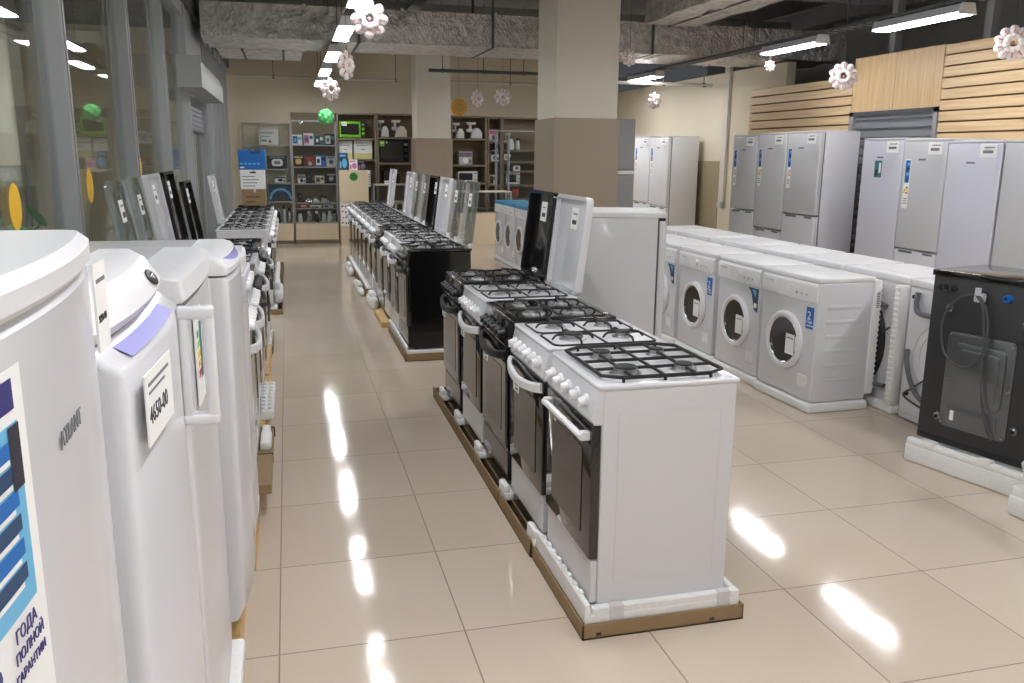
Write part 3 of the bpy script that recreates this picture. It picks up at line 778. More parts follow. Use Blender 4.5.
for y0, y1, x1, lab in ((-1.0, .55, -.115, 'pine pallet under the small fridges by the glass'), (.6, 2.0, -.09, 'pine pallet under the fridge end of the stoves by the glass'), (2.05, 3.2, -.085, 'pine pallet under the stoves with clear and white lids'), (3.25, 4.2, -.085, 'pine pallet under the black stove by the glass')):
    solo('wooden_pallet', lab, 'pallet', lambda b: pallet(b, -.72, y0, x1, y1, max(10, int((y1 - y0) / .0925))), None, (0, 0, 0), 0, 'pallets along the glass wall')
for y0, y1, z, lab in ((.98, 2.0, .105, 'thin foam sheet under the first stoves by the glass'), (2.02, 3.15, .105, 'thin foam sheet under the white-lid stove by the glass'), (3.25, 4.1, .105, 'thin foam sheet under the black-lid stove by the glass')):
    solo('foam_tray', lab, 'foam packing', lambda b: b.box((-.66, y0, z), (-.13, y1, z + .06), FOAM, .004, 1))
def egg(b):
    b.box((-.115, 2.2, .105), (-.04, 2.85, .155), FOAM, .006, 2)
    for i in range(2):
        for j in range(8): b.box((-.108 + i * .034, 2.24 + j * .075, .15), (-.084 + i * .034, 2.285 + j * .075, .168), FOAM, .008, 2)
solo('egg_crate_foam', 'white dimpled foam strip on the pallet edge by the glass-side stoves', 'foam packing', egg)
solo('cardboard_tray', 'brown cardboard tray with a black strap on the floor by the glass-side stoves', 'cardboard tray',
     lambda b: (b.box((-.115, 1.1, .105), (-.035, 1.95, .15), CARD, .004, 1), b.box((-.117, 1.50, .104), (-.033, 1.51, .152), BLKP), b.box((-.12, 1.9, .104), (-.03, 1.91, .153), BLKP)))
solo('foam_block', 'white foam corner block on the strapped cardboard by the glass-side stoves', 'foam packing', lambda b: (b.box((-.094, 1.55, .151), (-.042, 1.75, .19), FOAM, .01, 2), b.box((-.092, 1.78, .15), (-.05, 1.88, .18), FOAM, .01, 2)))
solo('foam_block', 'big white foam corner block on the pallet at the bottom edge of the view', 'foam packing', lambda b: (b.box((-.17, -.42, .105), (-.09, -.12, .15), FOAM, .012, 2), b.box((-.165, -.40, .145), (-.13, -.14, .18), FOAM, .014, 2)))
tray_card('cardboard tray under the last near-group stove by the glass', -.66, 4.3, -.08, 4.95, .06)
solo('foam_tray', 'foam slab under the last near-group stove by the glass', 'foam packing', lambda b: b.box((-.65, 4.31, .007), (-.09, 4.94, .0745), FOAM, .004, 1))
tray_card('cardboard tray with a free front edge under the far stoves by the glass', -.64, 6.05, -.01, 9.9, .05)
solo('foam_tray', 'foam slab under the far stoves by the glass', 'foam packing', lambda b: b.box((-.63, 6.06, .007), (-.06, 9.89, .06), FOAM, .004, 1))
solo('wrapped_foam', 'white film bundle hanging out before the far stoves by the glass', 'foam packing', lambda b: (b.box((-.09, 6.3, .061), (-.005, 6.9, .2), FOAM, .04, 3), b.box((-.085, 6.4, .19), (-.03, 6.75, .27), FOAM, .025, 3)))
# ------------------------------------------------------------------ cartons on the last stove by the glass
def carton(lab, x0, y0, z0, x1, y1, z1, m, extra=None, group=None, name='cardboard_carton'):
    t = thing(name, lab, 'carton', ((x0 + x1) / 2, (y0 + y1) / 2, z0), 0, group)
    w, d, h = (x1 - x0) / 2, (y1 - y0) / 2, z1 - z0
    part(t, 'carton', lambda b: (b.box((-w, -d, 0), (w, d, h), m, .004, 1), extra(b, w, d, h) if extra else None))
    part(t, 'tape', lambda b: (b.box((-w * .99, -.02, h - .0005), (w * .99, .02, h + .0008), TAPE), b.box((-.0, -d - .0006, h * .82), (.03, -d + .001, h), TAPE)))
    return t
carton('plain brown carton at the bottom of the stack on the far stove', -.50, 9.40, .862, -.20, 9.76, 1.08, CARD, lambda b, w, d, h: (b.box((-w * .7, -d - .001, h * .2), (w * .1, -d, h * .3), CARDD), b.box((-w * .7, -d - .001, h * .5), (w * .5, -d, h * .6), CARDD)))
def wc(b, w, d, h):
    for i in range(4): b.box((-w * .8, -d - .001, h * (.15 + .16 * i)), (w * (.2 + .15 * (i % 3)), -d, h * (.19 + .16 * i)), INKG)
    b.box((-w * .2, -d - .001, h * .82), (w * .3, -d, h * .9), INK)
carton('white printed carton in the middle of the stack on the far stove', -.51, 9.39, 1.0808, -.20, 9.76, 1.335, PAPER, wc)
def bc(b, w, d, h):
    b.box((-w * .1, -d - .001, h * .8), (w * .6, -d, h * .96), DBLUE)
    for i in range(5): b.box((-w * .9 + i * w * .32, -d - .001, h * .25), (-w * .9 + i * w * .32 + w * .2, -d, h * .34), LBLUE)
    b.box((-w * .9, -d - .001, h * .08), (-w * .6, -d, h * .14), PAPER)
carton('bright blue carton on top of the stack on the far stove', -.52, 9.38, 1.3358, -.18, 9.76, 1.59, BLUE, bc)
# ------------------------------------------------------------------ washing machines (front faces -X in local space)
def washer(lab, loc, rz=0.0, D=.40, sticker=None, group=None, tag=True, foam=True, top=None, W=.60, H=.845, ribs=False, backfoam=False):
    t = thing('washing_machine', lab, 'washing machine', loc, rz, group); k = (D, W, H)
    z0 = .055 if foam else .0
    def bodyf(b):
        b.box((0, 0, z0 + .01), (D, W, H - .03), WHITE, .012, 3)
        b.box((-.004, -.002, H - .032), (D + .004, W + .002, H), WPLA, .010, 3)
        for y in (-.003, W - .001):
            for i in range(6): b.box((.07, y, .20 + i * .09), (D - .08, y + .004, .225 + i * .09), WHITE, .0019, 2)
    part(t, 'body', bodyf, k)
    part(t, 'control_panel', lambda b: b.prism([(.002, H - .155), (-.012, H - .15), (-.014, H - .05), (.0, H - .034), (.02, H - .034), (.02, H - .155)], 1, .004, W - .004, WPLA, .003), k)
    dz = H * .5 - .01; cy = W * .5
    part(t, 'detergent_drawer', lambda b: (b.box((-.017, W - .19, H - .14), (-.008, W - .02, H - .045), WPLA, .004), b.box((-.019, W - .15, H - .075), (-.0165, W - .06, H - .066), WGREY)), k)
    part(t, 'dial', lambda b: b.lathe([(.026, 0), (.024, -.016), (.0, -.018)], (-.012, W * .46, H - .095), 0, WPLA, 18), k)
    for i in range(3):
        part(t, 'button', lambda b: b.lathe([(.009, 0), (.008, -.007), (0, -.008)], (-.013, 0, H - .11), 0, WGREY, 12), k, (0, W * .34 - i * .052, 0))
    part(t, 'logo', lambda b: (b.box((-.0145, W - .175, H - .062), (-.0139, W - .09, H - .055), INKG),), k)
    def ring(b):
        b.lathe([(.185, -.002), (.188, -.018), (.178, -.032), (.162, -.034), (.152, -.026), (.146, -.012), (.146, .0)], (0, cy, dz), 0, WPLA, 36)
    d = part(t, 'door', ring, k)
    part(d, 'porthole', lambda b: (b.lathe([(.148, -.020), (.11, -.012), (.06, .0), (.0, .004)], (0, cy, dz), 0, PORT, 32), b.torus((-.022, cy, dz), 0, .147, .004, CHROME, 32, 6)), k)
    part(d, 'handle', lambda b: b.box((-.042, cy - .176, dz - .05), (-.028, cy - .150, dz + .05), WPLA, .006), k)
    if tag:
        part(d, 'price_card', lambda b: (b.box((-.041, cy - .145, dz - .075), (-.0385, cy - .055, dz + .055), PAPER), b.box((-.0418, cy - .135, dz + .025), (-.0408, cy - .07, dz + .032), INKG)), k)
    part(t, 'service_flap', lambda b: b.box((-.004, .05, .09 + z0), (.004, .15, .17 + z0), WPLA, .003, 1), k)
    if sticker == 'two':
        def st(b):
            b.box((-.004, .03, H - .32), (-.0015, .105, H - .185), BLUE, .001, 1)
            b.text('2', (-.0045, .092, H - .262), (0, -1, 0), (0, 0, 1), .075, PAPER)
            b.text('ГОДА', (-.0045, .098, H - .285), (0, -1, 0), (0, 0, 1), .021, PAPER)
            b.text('ГАРАНТИИ', (-.0045, .099, H - .305), (0, -1, 0), (0, 0, 1), .013, PAPER)
        part(t, 'warranty_sticker', st, k + ('two',), label='blue sticker with a white figure 2')
    elif sticker == 'photo':
        part(t, 'picture_sticker', lambda b: (b.prism([(.03, H - .17), (.16, H - .17), (.12, H - .20), (.07, H - .32), (.03, H - .33)], 0, -.004, -.0015, DBLUE),
             b.prism([(.05, H - .18), (.11, H - .18), (.06, H - .23)], 0, -.0046, -.0036, LBLUE), b.box((-.0046, .04, H - .30), (-.0036, .075, H - .27), PAPER)), k, label='dark blue picture sticker')
    if foam:
        part(t, 'foam_base', lambda b: b.box((-.02, -.015, 0), (D + .02, W + .015, .06), FOAM, .016, 3), k)
    if backfoam:
        def bf(b):
            b.box((D - .01, -.012, .10), (D + .045, .05, H - .02), FOAM, .008, 2)
            for i in range(20): b.box((D + .04, -.01, .14 + i * .033), (D + .052, .045, .155 + i * .033), FOAM, .003, 1)
            b.box((D + .004, -.0135, H - .20), (D + .034, -.0118, H - .08), PAPER)
            for i in range(9): b.box((D + .008, -.0142, H - .19 + i * .011), (D + .030, -.0130, H - .185 + i * .011), INK)
        part(t, 'foam_corner', bf, k)
    return t
FW = 3.17
fr = [(1.93, 'two', 'white washing machine nearest in the film-wrapped row, with ribbed side and blue number 2 sticker'),
      (2.585, 'photo', 'white washing machine with a dark picture sticker, second of the film-wrapped row'),
      (3.25, 'two', 'white washing machine with a blue number 2 sticker, third of the film-wrapped row'),
      (3.92, 'photo', 'white washing machine half hidden behind the undercounter fridge, fourth of the film-wrapped row'),
      (4.58, None, 'white washing machine fully behind the undercounter fridge, last of the film-wrapped row')]
for y, s, lab in fr:
    washer(lab, (FW, y, 0), math.radians(2 if y < 2 else 0), sticker=s, group='film-wrapped washing machines', backfoam=(y < 2.0))
# machines standing back to back with them: backs face -X
def backside(t, W, H, D, dark=False):
    bm_ = GUNG if dark else WHITE
    part(t, 'back_panel', lambda b: (b.box((-.006, .03, .05), (.004, W - .03, H - .06), bm_, .004, 1),
                                     [b.torus((-.007, W / 2, H * .5), 0, r, .004, bm_, 36, 6) for r in (.10, .15, .20)],
                                     b.lathe([(.085, 0), (.07, -.012), (0, -.014)], (-.004, W / 2, H * .5), 0, bm_, 24)), ('bk', W, H, dark))
    part(t, 'drain_hose', lambda b: b.tube(smooth([(-.02, W - .09, H - .07), (-.035, W - .10, H - .13), (-.04, W - .13, H - .18), (-.04, W - .22, H - .185), (-.04, W - .36, H - .18), (-.035, .12, H - .20)]), .016, RUBB, 10), ('dh', W, H))
    part(t, 'inlet_hose', lambda b: b.tube(smooth([(-.03, W - .06, H * .52), (-.04, W - .08, H * .42), (-.04, W - .13, H * .30), (-.04, W - .2, H * .22), (-.04, W - .32, H * .18), (-.03, .08, H * .19)]), .014, RUBB, 10), ('ih', W, H))
    part(t, 'power_cord', lambda b: b.tube(smooth([(-.015, .1, H * .62), (-.03, .22, H * .50), (-.03, .34, H * .36), (-.025, .45, H * .26), (-.02, W - .06, H * .18), (-.02, .3, H * .13)]), .006, CABLE, 6), ('pc', W, H))
    for y, z in ((W - .05, H - .1), (.06, H - .1), (W - .07, H * .2), (.07, H * .2)):
        part(t, 'transit_bolt', lambda b: b.lathe([(.012, 0), (.012, -.014), (.006, -.018), (0, -.018)], (0, 0, 0), 0, BLKP, 12), ('tb',), (-.006, y, z))
def rear_washer(lab, loc, D=.48, hump=False, foam=True, W=.58, H=.86):
    t = thing('washing_machine', lab, 'washing machine', loc, 0, 'washing machines standing with their backs to the film-wrapped row')
    z0 = .055 if foam else .01; k = (D, W, H, 'rear')
    def bodyf(b):
        b.box((0, 0, z0), (D, W, H - .04), WHITE, .010, 2)
        b.box((-.01, -.004, H - .042), (D + .012, W + .004, H), WPLA, .010, 3)
        b.box((.08, .06, H - .002), (D - .06, W - .06, H + .003), WPLA, .0014, 1)
    part(t, 'body', bodyf, k)
    backside(t, W, H, D)
    part(t, 'control_panel', lambda b: b.box((D - .004, .01, H - .16), (D + .014, W - .01, H - .045), WPLA, .004), k)
    part(t, 'door', lambda b: (b.lathe([(.18, .002), (.182, .018), (.166, .034), (.14, .03), (.13, .01)], (D, W / 2, H * .5), 0, WPLA, 32), b.lathe([(.135, .012), (.0, .02)], (D, W / 2, H * .5), 0, PORT, 32)), k)
    if hump: part(t, 'drive_cover', lambda b: b.ell((-.01, W * .5, H * .48), (.055, .16, .26), BLKP, None, 20, 12), k, label='black plastic cover')
    if foam:
        part(t, 'foam_base', lambda b: b.box((-.03, -.01, 0), (D + .02, W + .01, .06), FOAM, .016, 3), k)
        def fc(b):
            b.box((-.05, -.01, .06), (.02, .04, H - .05), FOAM, .008, 2)
            for i in range(22): b.box((-.056, -.008, .09 + i * .033), (-.046, .036, .105 + i * .033), FOAM, .003, 1)
        part(t, 'foam_corner', fc, k)
    return t
rear_washer('white washing machine with its hose-covered back in view beside the big black one', (3.66, 1.16, 0), foam=False)
for i, lab in enumerate(('white washing machine with a black drive cover on its back, behind the first wrapped one', 'white washing machine standing behind the second film-wrapped one, only its top showing',
                         'white washing machine standing behind the third film-wrapped one, only its top showing', 'white washing machine standing behind the fourth film-wrapped one, only its top showing', 'white washing machine fifth of the backs-turned row, only its top showing', 'white washing machine last of the backs-turned row, only its top showing')):
    rear_washer(lab, (3.68, 1.80 + .645 * i, 0), hump=(i == 0))
# the big dark machine
BW = thing('washing_machine', 'big dark grey washing machine seen from the back on a thick foam slab', 'washing machine', (3.245, 1.085, .13), math.radians(-90 + 0) + math.radians(15 + 90) , None)
BW.rotation_euler = (0, 0, math.radians(14))
BWW, BWH, BWD = .60, .885, .40     # local: back is x=0, runs towards -y
def bwbody(b):
    b.box((0, -BWW, .0), (BWD, 0, BWH - .03), GUNG, .008, 2)
    b.box((-.012, -BWW - .004, BWH - .032), (BWD + .01, .004, BWH), BLACK, .006, 2)
    b.box((-.002, -BWW + .02, .02), (.0, -.02, .035), BLKP)
    b.box((-.006, -BWW + .08, BWH - .30), (.001, -.12, BWH - .285), GUNG, .002, 1)
part(BW, 'body', bwbody)
def plate(b):
    b.prism(rrect(-.47, .10, -.12, .59, .03), 0, -.006, .002, GALV, .003)
    b.prism(rrect(-.43, .24, -.17, .54, .03), 0, -.014, -.004, GALV, .005)
    b.prism(rrect(-.40, .27, -.20, .51, .02), 0, -.018, -.012, GALV, .003)
    b.prism(rrect(-.42, .125, -.16, .215, .012), 0, -.011, -.004, GALV, .003)
    b.box((-.0125, -.20, .14), (-.0108, -.18, .19), PAPER)
    for y, z in ((-.135, .12), (-.135, .57), (-.455, .12), (-.455, .57), (-.135, .35), (-.455, .35)): b.lathe([(.008, 0), (.006, -.005), (0, -.006)], (-.006, y, z), 0, CHROME, 10)
part(BW, 'cover_plate', plate, label='galvanised pressed cover plate')
part(BW, 'power_cord', lambda b: b.tube(smooth([(-.025, -.24, .79), (-.035, -.18, .77), (-.04, -.12, .70), (-.04, -.10, .60), (-.04, -.13, .48), (-.04, -.20, .43), (-.04, -.27, .44), (-.04, -.33, .53), (-.04, -.335, .66), (-.04, -.30, .76), (-.04, -.25, .80), (-.045, -.30, .74), (-.045, -.325, .60), (-.04, -.33, .44), (-.035, -.35, .28), (-.03, -.38, .17), (-.02, -.41, .10)]), .0055, CABLE, 8))
part(BW, 'cord_clip', lambda b: (b.box((-.04, -.29, .755), (-.0, -.245, .80), WGREY, .008, 2), b.cyl((-.04, -.268, .79), (-.04, -.268, .825), .014, WGREY, 12)))
for y, z in ((-.11, .70), (-.50, .68), (-.11, .14), (-.505, .17)):
    part(BW, 'transit_bolt', lambda b: (b.lathe([(.020, 0), (.020, -.010), (.011, -.016), (0, -.016)], (0, 0, 0), 0, GALV, 16), b.lathe([(.009, -.014), (.009, -.022), (0, -.022)], (0, 0, 0), 0, BLKP, 8)), ('bwb',), (0, y, z))
part(BW, 'water_inlet', lambda b: b.lathe([(.019, 0), (.017, -.028), (.011, -.028), (.011, -.01), (0, -.01)], (0, -.40, .79), 0, BLUE, 16), label='blue water inlet')
part(BW, 'drain_outlet', lambda b: b.lathe([(.03, 0), (.03, -.012), (.02, -.02), (0, -.02)], (0, -.545, .52), 0, GALV, 18))
for y in (-.08, -.52): part(BW, 'grip_recess', lambda b: (b.prism(rrect(-.05, -.018, .05, .018, .016), 0, -.004, .002, BLKP, .001), b.torus((-.004, 0, 0), 0, .02, .005, GUNG, 14, 6)), ('gr',), (0, y, .80))
def bwslab(b):
    b.box((-.06, -.66, 0), (.37, .02, .10), FOAM, .014, 3)
    b.box((-.06, -.655, .09), (-.018, .015, .128), FOAM, .012, 3); b.box((.03, -.6, .09), (.36, -.05, .129), FOAM, .01, 2)
    for y in (-.45, -.15): b.box((-.067, y, .095), (-.015, y + .07, .140), FOAM, .012, 2)
solo('foam_tray', 'thick white foam slab under the big dark washing machine', 'foam packing', bwslab, None, (3.245, 1.085, 0), math.radians(14))
# packed green-grey appliance at the edge
PG = thing('packed_appliance', 'pale green wrapped appliance on foam beside the big dark washing machine', 'appliance', (3.27, -.12, 0), math.radians(6))
part(PG, 'body', lambda b: (b.box((0, -.02, .09), (.5, .48, .47), PGREEN, .02, 3), b.box((-.012, .05, .12), (.002, .40, .42), PGREEN, .006, 2)))
part(PG, 'hose', lambda b: b.tube([(-.01, .44, .30), (-.05, .46, .25), (-.04, .45, .20), (-.06, .42, .16), (-.03, .38, .12)], .012, WGREY, 8))
part(PG, 'foam_base', lambda b: (b.box((-.06, -.05, 0), (.54, .51, .095), FOAM, .014, 3), b.box((-.055, .42, .09), (.01, .50, .14), FOAM, .012, 2)))
# ------------------------------------------------------------------ tall fridges (fronts face -X)
def energy(b, x, y, z, s=1.0):
    b.box((x - .0012, y - .035 * s, z - .22 * s), (x, y + .035 * s, z + .20 * s), PAPER)
    b.box((x - .0018, y - .028 * s, z + .0 * s), (x - .001, y + .028 * s, z + .19 * s), BLUE)
    for i in range(4): b.box((x - .0024, y - .022 * s, z + (.02 + .042 * i) * s), (x - .0016, y + (.004 + .006 * (i % 3)) * s, z + (.045 + .042 * i) * s), LBLUE if i % 2 else DBLUE)
    for i, m in enumerate((GRN, YELL, RED)): b.box((x - .0018, y - .025 * s, z - (.05 + .022 * i) * s), (x - .001, y - .002 * s, z - (.035 + .022 * i) * s), m)
    b.box((x - .0018, y + .006 * s, z - .09 * s), (x - .001, y + .024 * s, z - .05 * s), YELL)
    for i in range(3): b.box((x - .0018, y - .025 * s, z - (.14 + .02 * i) * s), (x - .001, y + .02 * s, z - (.133 + .02 * i) * s), INKG)
def fridge(lab, loc, W, D, H, split, rz=0.0, m=None, sm=None, sticker=True, group=None, tag=True, tall=False, small=False, gapm=None):
    m = m or SILVER; sm = sm or SIDEG
    t = thing('fridge', lab, 'fridge', loc, rz, group)
    part(t, 'cabinet', lambda b: (b.box((.065, 0, .03), (D, W, H), sm, .006, 2), b.box((.10, .03, 0), (D - .05, W - .03, .032), BLKP)))
    def door(z0, z1):
        return lambda b: (b.box((0, .002, z0), (.056, W - .002, z1), m, .010, 3), b.box((.054, .01, z0 + .006), (.067, W - .01, z1 - .006), GASKET))
    if split:
        part(t, 'upper_door', door(split + .008, H - .012)); lo = part(t, 'lower_door', door(.06, split - .008))
        part(lo, 'handle_recess', lambda b: (b.box((-.0012, W * .08, split - .03), (.01, W * .3, split - .012), GASKET, .0, 1), b.box((-.0012, W * .55, split - .03), (.01, W * .88, split - .012), GASKET)))
    else:
        part(t, 'door', door(.06, H - .012))
    part(t, 'top_cap', lambda b: b.box((.0, .002, H - .011), (D, W - .002, H + .008), WGREY, .004, 1))
    part(t, 'logo', lambda b: b.box((-.0012, W * .46, H - .17), (-.0002, W * .62, H - .155), INKG))
    if sticker: part(t, 'energy_sticker', lambda b: energy(b, 0, W - .075, H - .36))
    if small: part(t, 'picture_sticker', lambda b: (b.box((-.0015, W * .48, H - .34), (-.0003, W * .66, H - .19), TEAL), b.box((-.002, W * .50, H - .30), (-.0012, W * .55, H - .21), PAPER), b.box((-.002, W * .58, H - .325), (-.0012, W * .63, H - .27), INK)))
    if tag: part(t, 'price_tag', lambda b: (b.box((-.035, .02, H - .12), (-.033, .18, H - .02), PAPER, 0, 1, Matrix.Translation((0, 0, 0))), b.box((-.0355, .04, H - .05), (-.0347, .14, H - .042), INKG), b.box((-.0355, .05, H - .09), (-.0347, .15, H - .068), INKG), b.box((-.035, .07, H - .06), (.0, .12, H - .055), PAPER)))
    return t
G1 = 'tall fridges before the slat wall'
FX = 5.30
fridge('tall silver fridge with a low split, farthest of the three beside the slat boards', (FX, 6.44, 0), .555, .46, 1.80, .945, group=G1)
fridge('tall silver fridge with the lowest split, middle of three by the slat boards', (FX, 5.84, 0), .59, .46, 1.81, .765, group=G1)
fridge('tall silver fridge with its lilac side in view, before the dark gap', (FX, 5.23, 0), .60, .46, 1.815, .965, group=G1)
fridge('pale single-door fridge with a small teal sticker, just after the dark gap', (FX, 3.99, 0), .55, .5, 1.725, .60, m=SILVERB, sticker=False, small=True, group=G1)
fridge('silver fridge with dark split handles and a blue energy sticker, before the shutter', (FX, 3.465, 0), .52, .5, 1.71, .78, group=G1)
fridge('wide lilac-silver single-door fridge before the near slat boards', (FX, 2.90, 0), .56, .5, 1.69, None, m=SILVERB, sticker=False, group=G1)
fridge('pale grey fridge cut by the edge of the view above the dark washing machine', (FX, 2.32, 0), .56, .5, 1.69, .5, sticker=False, group=G1)
G2 = 'fridges by the beige side wall'
fridge('white two-door fridge with its plain side in view by the beige side wall', (5.6, 9.5, 0), .66, .5, 1.84, .80, m=WPLA, sm=WPLA, group=G2)
fridge('white two-door fridge behind the nearer one by the beige side wall', (5.6, 10.19, 0), .60, .5, 1.85, .83, m=WPLA, sm=WPLA, group=G2)
t = thing('metal_cabinet', 'tall grey two-door metal cabinet half hidden behind the near pillar', 'cabinet', (3.56, 6.95, 0))
part(t, 'carcass', lambda b: b.box((0, .02, 0), (.46, .42, 1.97), STEEL, .004, 1))
for z0, z1 in ((.03, 1.33), (1.40, 1.95)): part(t, 'door', lambda b: b.box((.01, 0, z0), (.45, .021, z1), STEEL, .004, 1))
part(t, 'label_strip', lambda b: b.box((.01, -.002, 1.345), (.45, .019, 1.385), PAPER))
# undercounter fridge behind the front row
UF = thing('fridge', 'white waist-high fridge standing turned behind the front row of stoves', 'fridge', (2.455, 2.59, 0), math.radians(164))
def ufc(b):
    b.box((.055, -.56, .03), (.66, 0, 1.165), WHITE, .005, 2); b.box((.10, -.5, 0), (.62, -.05, .032), BLKP)
part(UF, 'cabinet', ufc)
part(UF, 'door', lambda b: (b.box((0, -.56, .06), (.045, .0, 1.15), WHITE, .008, 2), b.box((.043, -.55, .07), (.057, -.008, 1.145), GASKET)))
part(UF, 'worktop', lambda b: b.box((-.004, -.57, 1.165), (.67, .008, 1.20), WPLA, .008, 2))
part(UF, 'hinge', lambda b: b.box((.008, -.02, 1.148), (.05, .006, 1.168), BLKP, .002, 1))
# ------------------------------------------------------------------ blue-topped machines far behind
for i in range(4):
    y = 7.8 + .605 * i
    t = washer(('white washing machine with blue film on top, nearest of the four beyond the pillar', 'white washing machine with blue film on top, second of the four beyond the pillar', 'white washing machine with blue film on top, third of the four beyond the pillar', 'white washing machine with blue film on top, last of the four beyond the pillar')[i],
               (3.12, y, 0), 0, D=.45, tag=False, group='blue-topped washing machines', W=.57, H=.87)
    part(t, 'blue_film', lambda b: b.box((-.006, -.004, .84), (.456, .574, .884), BLUEW, .006, 2), ('bf',), label='blue protective film')
# ------------------------------------------------------------------ small fridges by the glass, doors facing the aisle (+X)
def bow_at(y, W, x0, depth, rc=.016):
    f = min(1, max(0, y / W)); e = 1 - (2 * f - 1) ** 2
    d = min(y, W - y); corner = 0.0 if d >= rc else rc - math.sqrt(max(0, rc * rc - (rc - d) ** 2))
    return x0 + depth * max(0, e) ** .9 - corner
def loft(b, W, levels, m, back=-.058, y0=0.0, n=20):
    """door shell: bowed front in plan, given (z, x0, depth) from the bottom up"""
    ys = [0, .002, .006, .011, .016] + [.016 + (W - .032) * i / n for i in range(1, n)] + [W - .016, W - .011, W - .006, W - .002, W]
    q = bmesh.new(); rings = []
    for z, x0, dp in levels:
        rings.append([q.verts.new((back, y0, z))] + [q.verts.new((bow_at(y, W, x0, dp), y0 + y, z)) for y in ys] + [q.verts.new((back, y0 + W, z))])
    N = len(rings[0])
    for A, B in zip(rings, rings[1:]):
        for k in range(N): q.faces.new([A[k], A[(k + 1) % N], B[(k + 1) % N], B[k]])
    q.faces.new(rings[0][::-1]); q.faces.new(rings[-1])
    b._take(q, m)
def small_fridge(lab, x, y, W, H, dlev, caplev, zb=.105, capback=-.12):
    t = thing('fridge', lab, 'fridge', (x, y, zb), 0, 'small fridges by the glass wall')
    part(t, 'cabinet', lambda b: (b.box((-.62, .004, .02), (-.06, W - .004, H - .035), WHITE, .006, 2), [b.cyl((xx, yy, 0), (xx, yy, .022), .022, BLKP, 10) for xx in (-.55, -.12) for yy in (.06, W - .06)]))
    d = part(t, 'door', lambda b: loft(b, W, dlev, WHITE))
    part(d, 'gasket', lambda b: b.box((-.064, .012, dlev[0][0] + .01), (-.052, W - .012, dlev[-1][0] - .01), GASKET))
    c = part(t, 'top', lambda b: (b.box((-.62, 0, H - .035), (capback + .002, W, H - .001), WHITE, .008, 2), loft(b, W, caplev, WPLA, capback)))
    return t, d, c
def sheet_on(b, W, x0, dp, y0, y1, z0, z1, m, off, n=12):
    q = bmesh.new(); P = []
    for i in range(n + 1):
        y = y0 + (y1 - y0) * i / n; x = bow_at(y, W, x0, dp) + off
        P.append((q.verts.new((x, y, z0)), q.verts.new((x, y, z1))))
    for A, B in zip(P, P[1:]): q.faces.new([A[0], B[0], B[1], A[1]])
    b._take(q, m)
# first: nearest, bowed door with the big poster
W1, H1 = .585, 1.377
F1, D1, C1 = small_fridge('white fridge with a bowed door and big blue poster, nearest the viewer by the glass', -.084, -2.17, W1, H1,
    [(.08, -.034, .03), (.09, -.028, .032), (H1 - .036, -.028, .032), (H1 - .030, -.034, .03)], [(H1 - .027, -.028, .032), (H1 - .022, -.024, .032), (H1 - .008, -.024, .032), (H1, -.034, .032)])
part(C1, 'hinge_cover', lambda b: b.box((-.16, .44, H1), (-.10, .46, H1 + .005), BLKP, .002, 1))
def px1(y): return bow_at(y, W1, -.028, .032) + .0012
def poster(b):
    zt = 1.322; S = lambda a, c, d, e, m, o: sheet_on(b, W1, -.028, .032, a, c, d, e, m, .0008 + o)
    S(.01, .226, .96, zt, PAPER, 0)
    S(.01, .208, zt - .026, zt - .006, NAVY, .0006)
    S(.01, .210, 1.168, 1.288, LBLUE, .0006)
    for i in range(6):
        S(.05, .198, 1.268 - i * .0165, 1.279 - i * .0165, DBLUE if i % 2 else BLUE, .0010); S(.06, .19, 1.2645 - i * .0165, 1.268 - i * .0165, PAPER, .0013)
    S(.192, .210, 1.245, 1.287, INK, .0012)
part(D1, 'poster', poster, label='blue printed poster with a number and lettering')
def ptext(b):
    for s, y, z, sz, m in (('3', .122, 1.137, .05, NAVY), ('ГОДА', .166, 1.154, .0125, NAVY), ('ПОЛНОЙ', .163, 1.141, .0105, NAVY), ('ГАРАНТИИ', .160, 1.128, .0092, NAVY)):
        b.text(s, (px1(y) + .0014, y, z), (px1(y + .03) - px1(y), .03, 0), (0, 0, 1), sz, m, .0003)
part(D1, 'poster_lettering', ptext)
part(D1, 'logo', lambda b: b.text('ATLANT', (px1(.293) + .0006, .293, 1.238), (px1(.35) - px1(.293), .057, 0), (0, 0, 1), .019, INKG, .0005))
part(D1, 'price_tag', lambda b: (b.box((-.016, .545, 1.255), (-.0135, .60, 1.345), PAPER), b.box((-.0135, .552, 1.325), (-.0129, .592, 1.329), INKG), b.text('9250-00', (-.0132, .550, 1.285), (0, 1, 0), (0, 0, 1), .011, INK, .0004)))
# second: sloped lip with a lilac strip, black badge, big loop handle
W2, H2 = .52, 1.295
F2, D2, C2 = small_fridge('white fridge with a lilac lip, a big loop handle and a 4650-00 price tag', -.088, -1.505, W2, H2,
    [(.08, -.015, .018), (H2 - .098, -.015, .018), (H2 - .088, -.020, .018), (H2 - .066, -.052, .018)],
    [(H2 - .062, -.052, .022), (H2 - .056, -.044, .022), (H2 - .046, -.040, .022), (H2 - .012, -.062, .022), (H2, -.082, .022)], capback=-.13)
def lip2(b):
    q = bmesh.new(); P = []
    for i in range(15):
        y = .06 + (W2 - .2) * i / 14
        P.append((q.verts.new((bow_at(y, W2, -.0195, .018), y, H2 - .0835)), q.verts.new((bow_at(y, W2, -.041, .018), y, H2 - .072))))
    for A, B in zip(P, P[1:]): q.faces.new([A[0], B[0], B[1], A[1]])
    b._take(q, LILAC)
part(D2, 'control_strip', lip2, label='translucent lilac control strip')
TB = Matrix.Rotation(math.radians(-35), 4, 'Y')
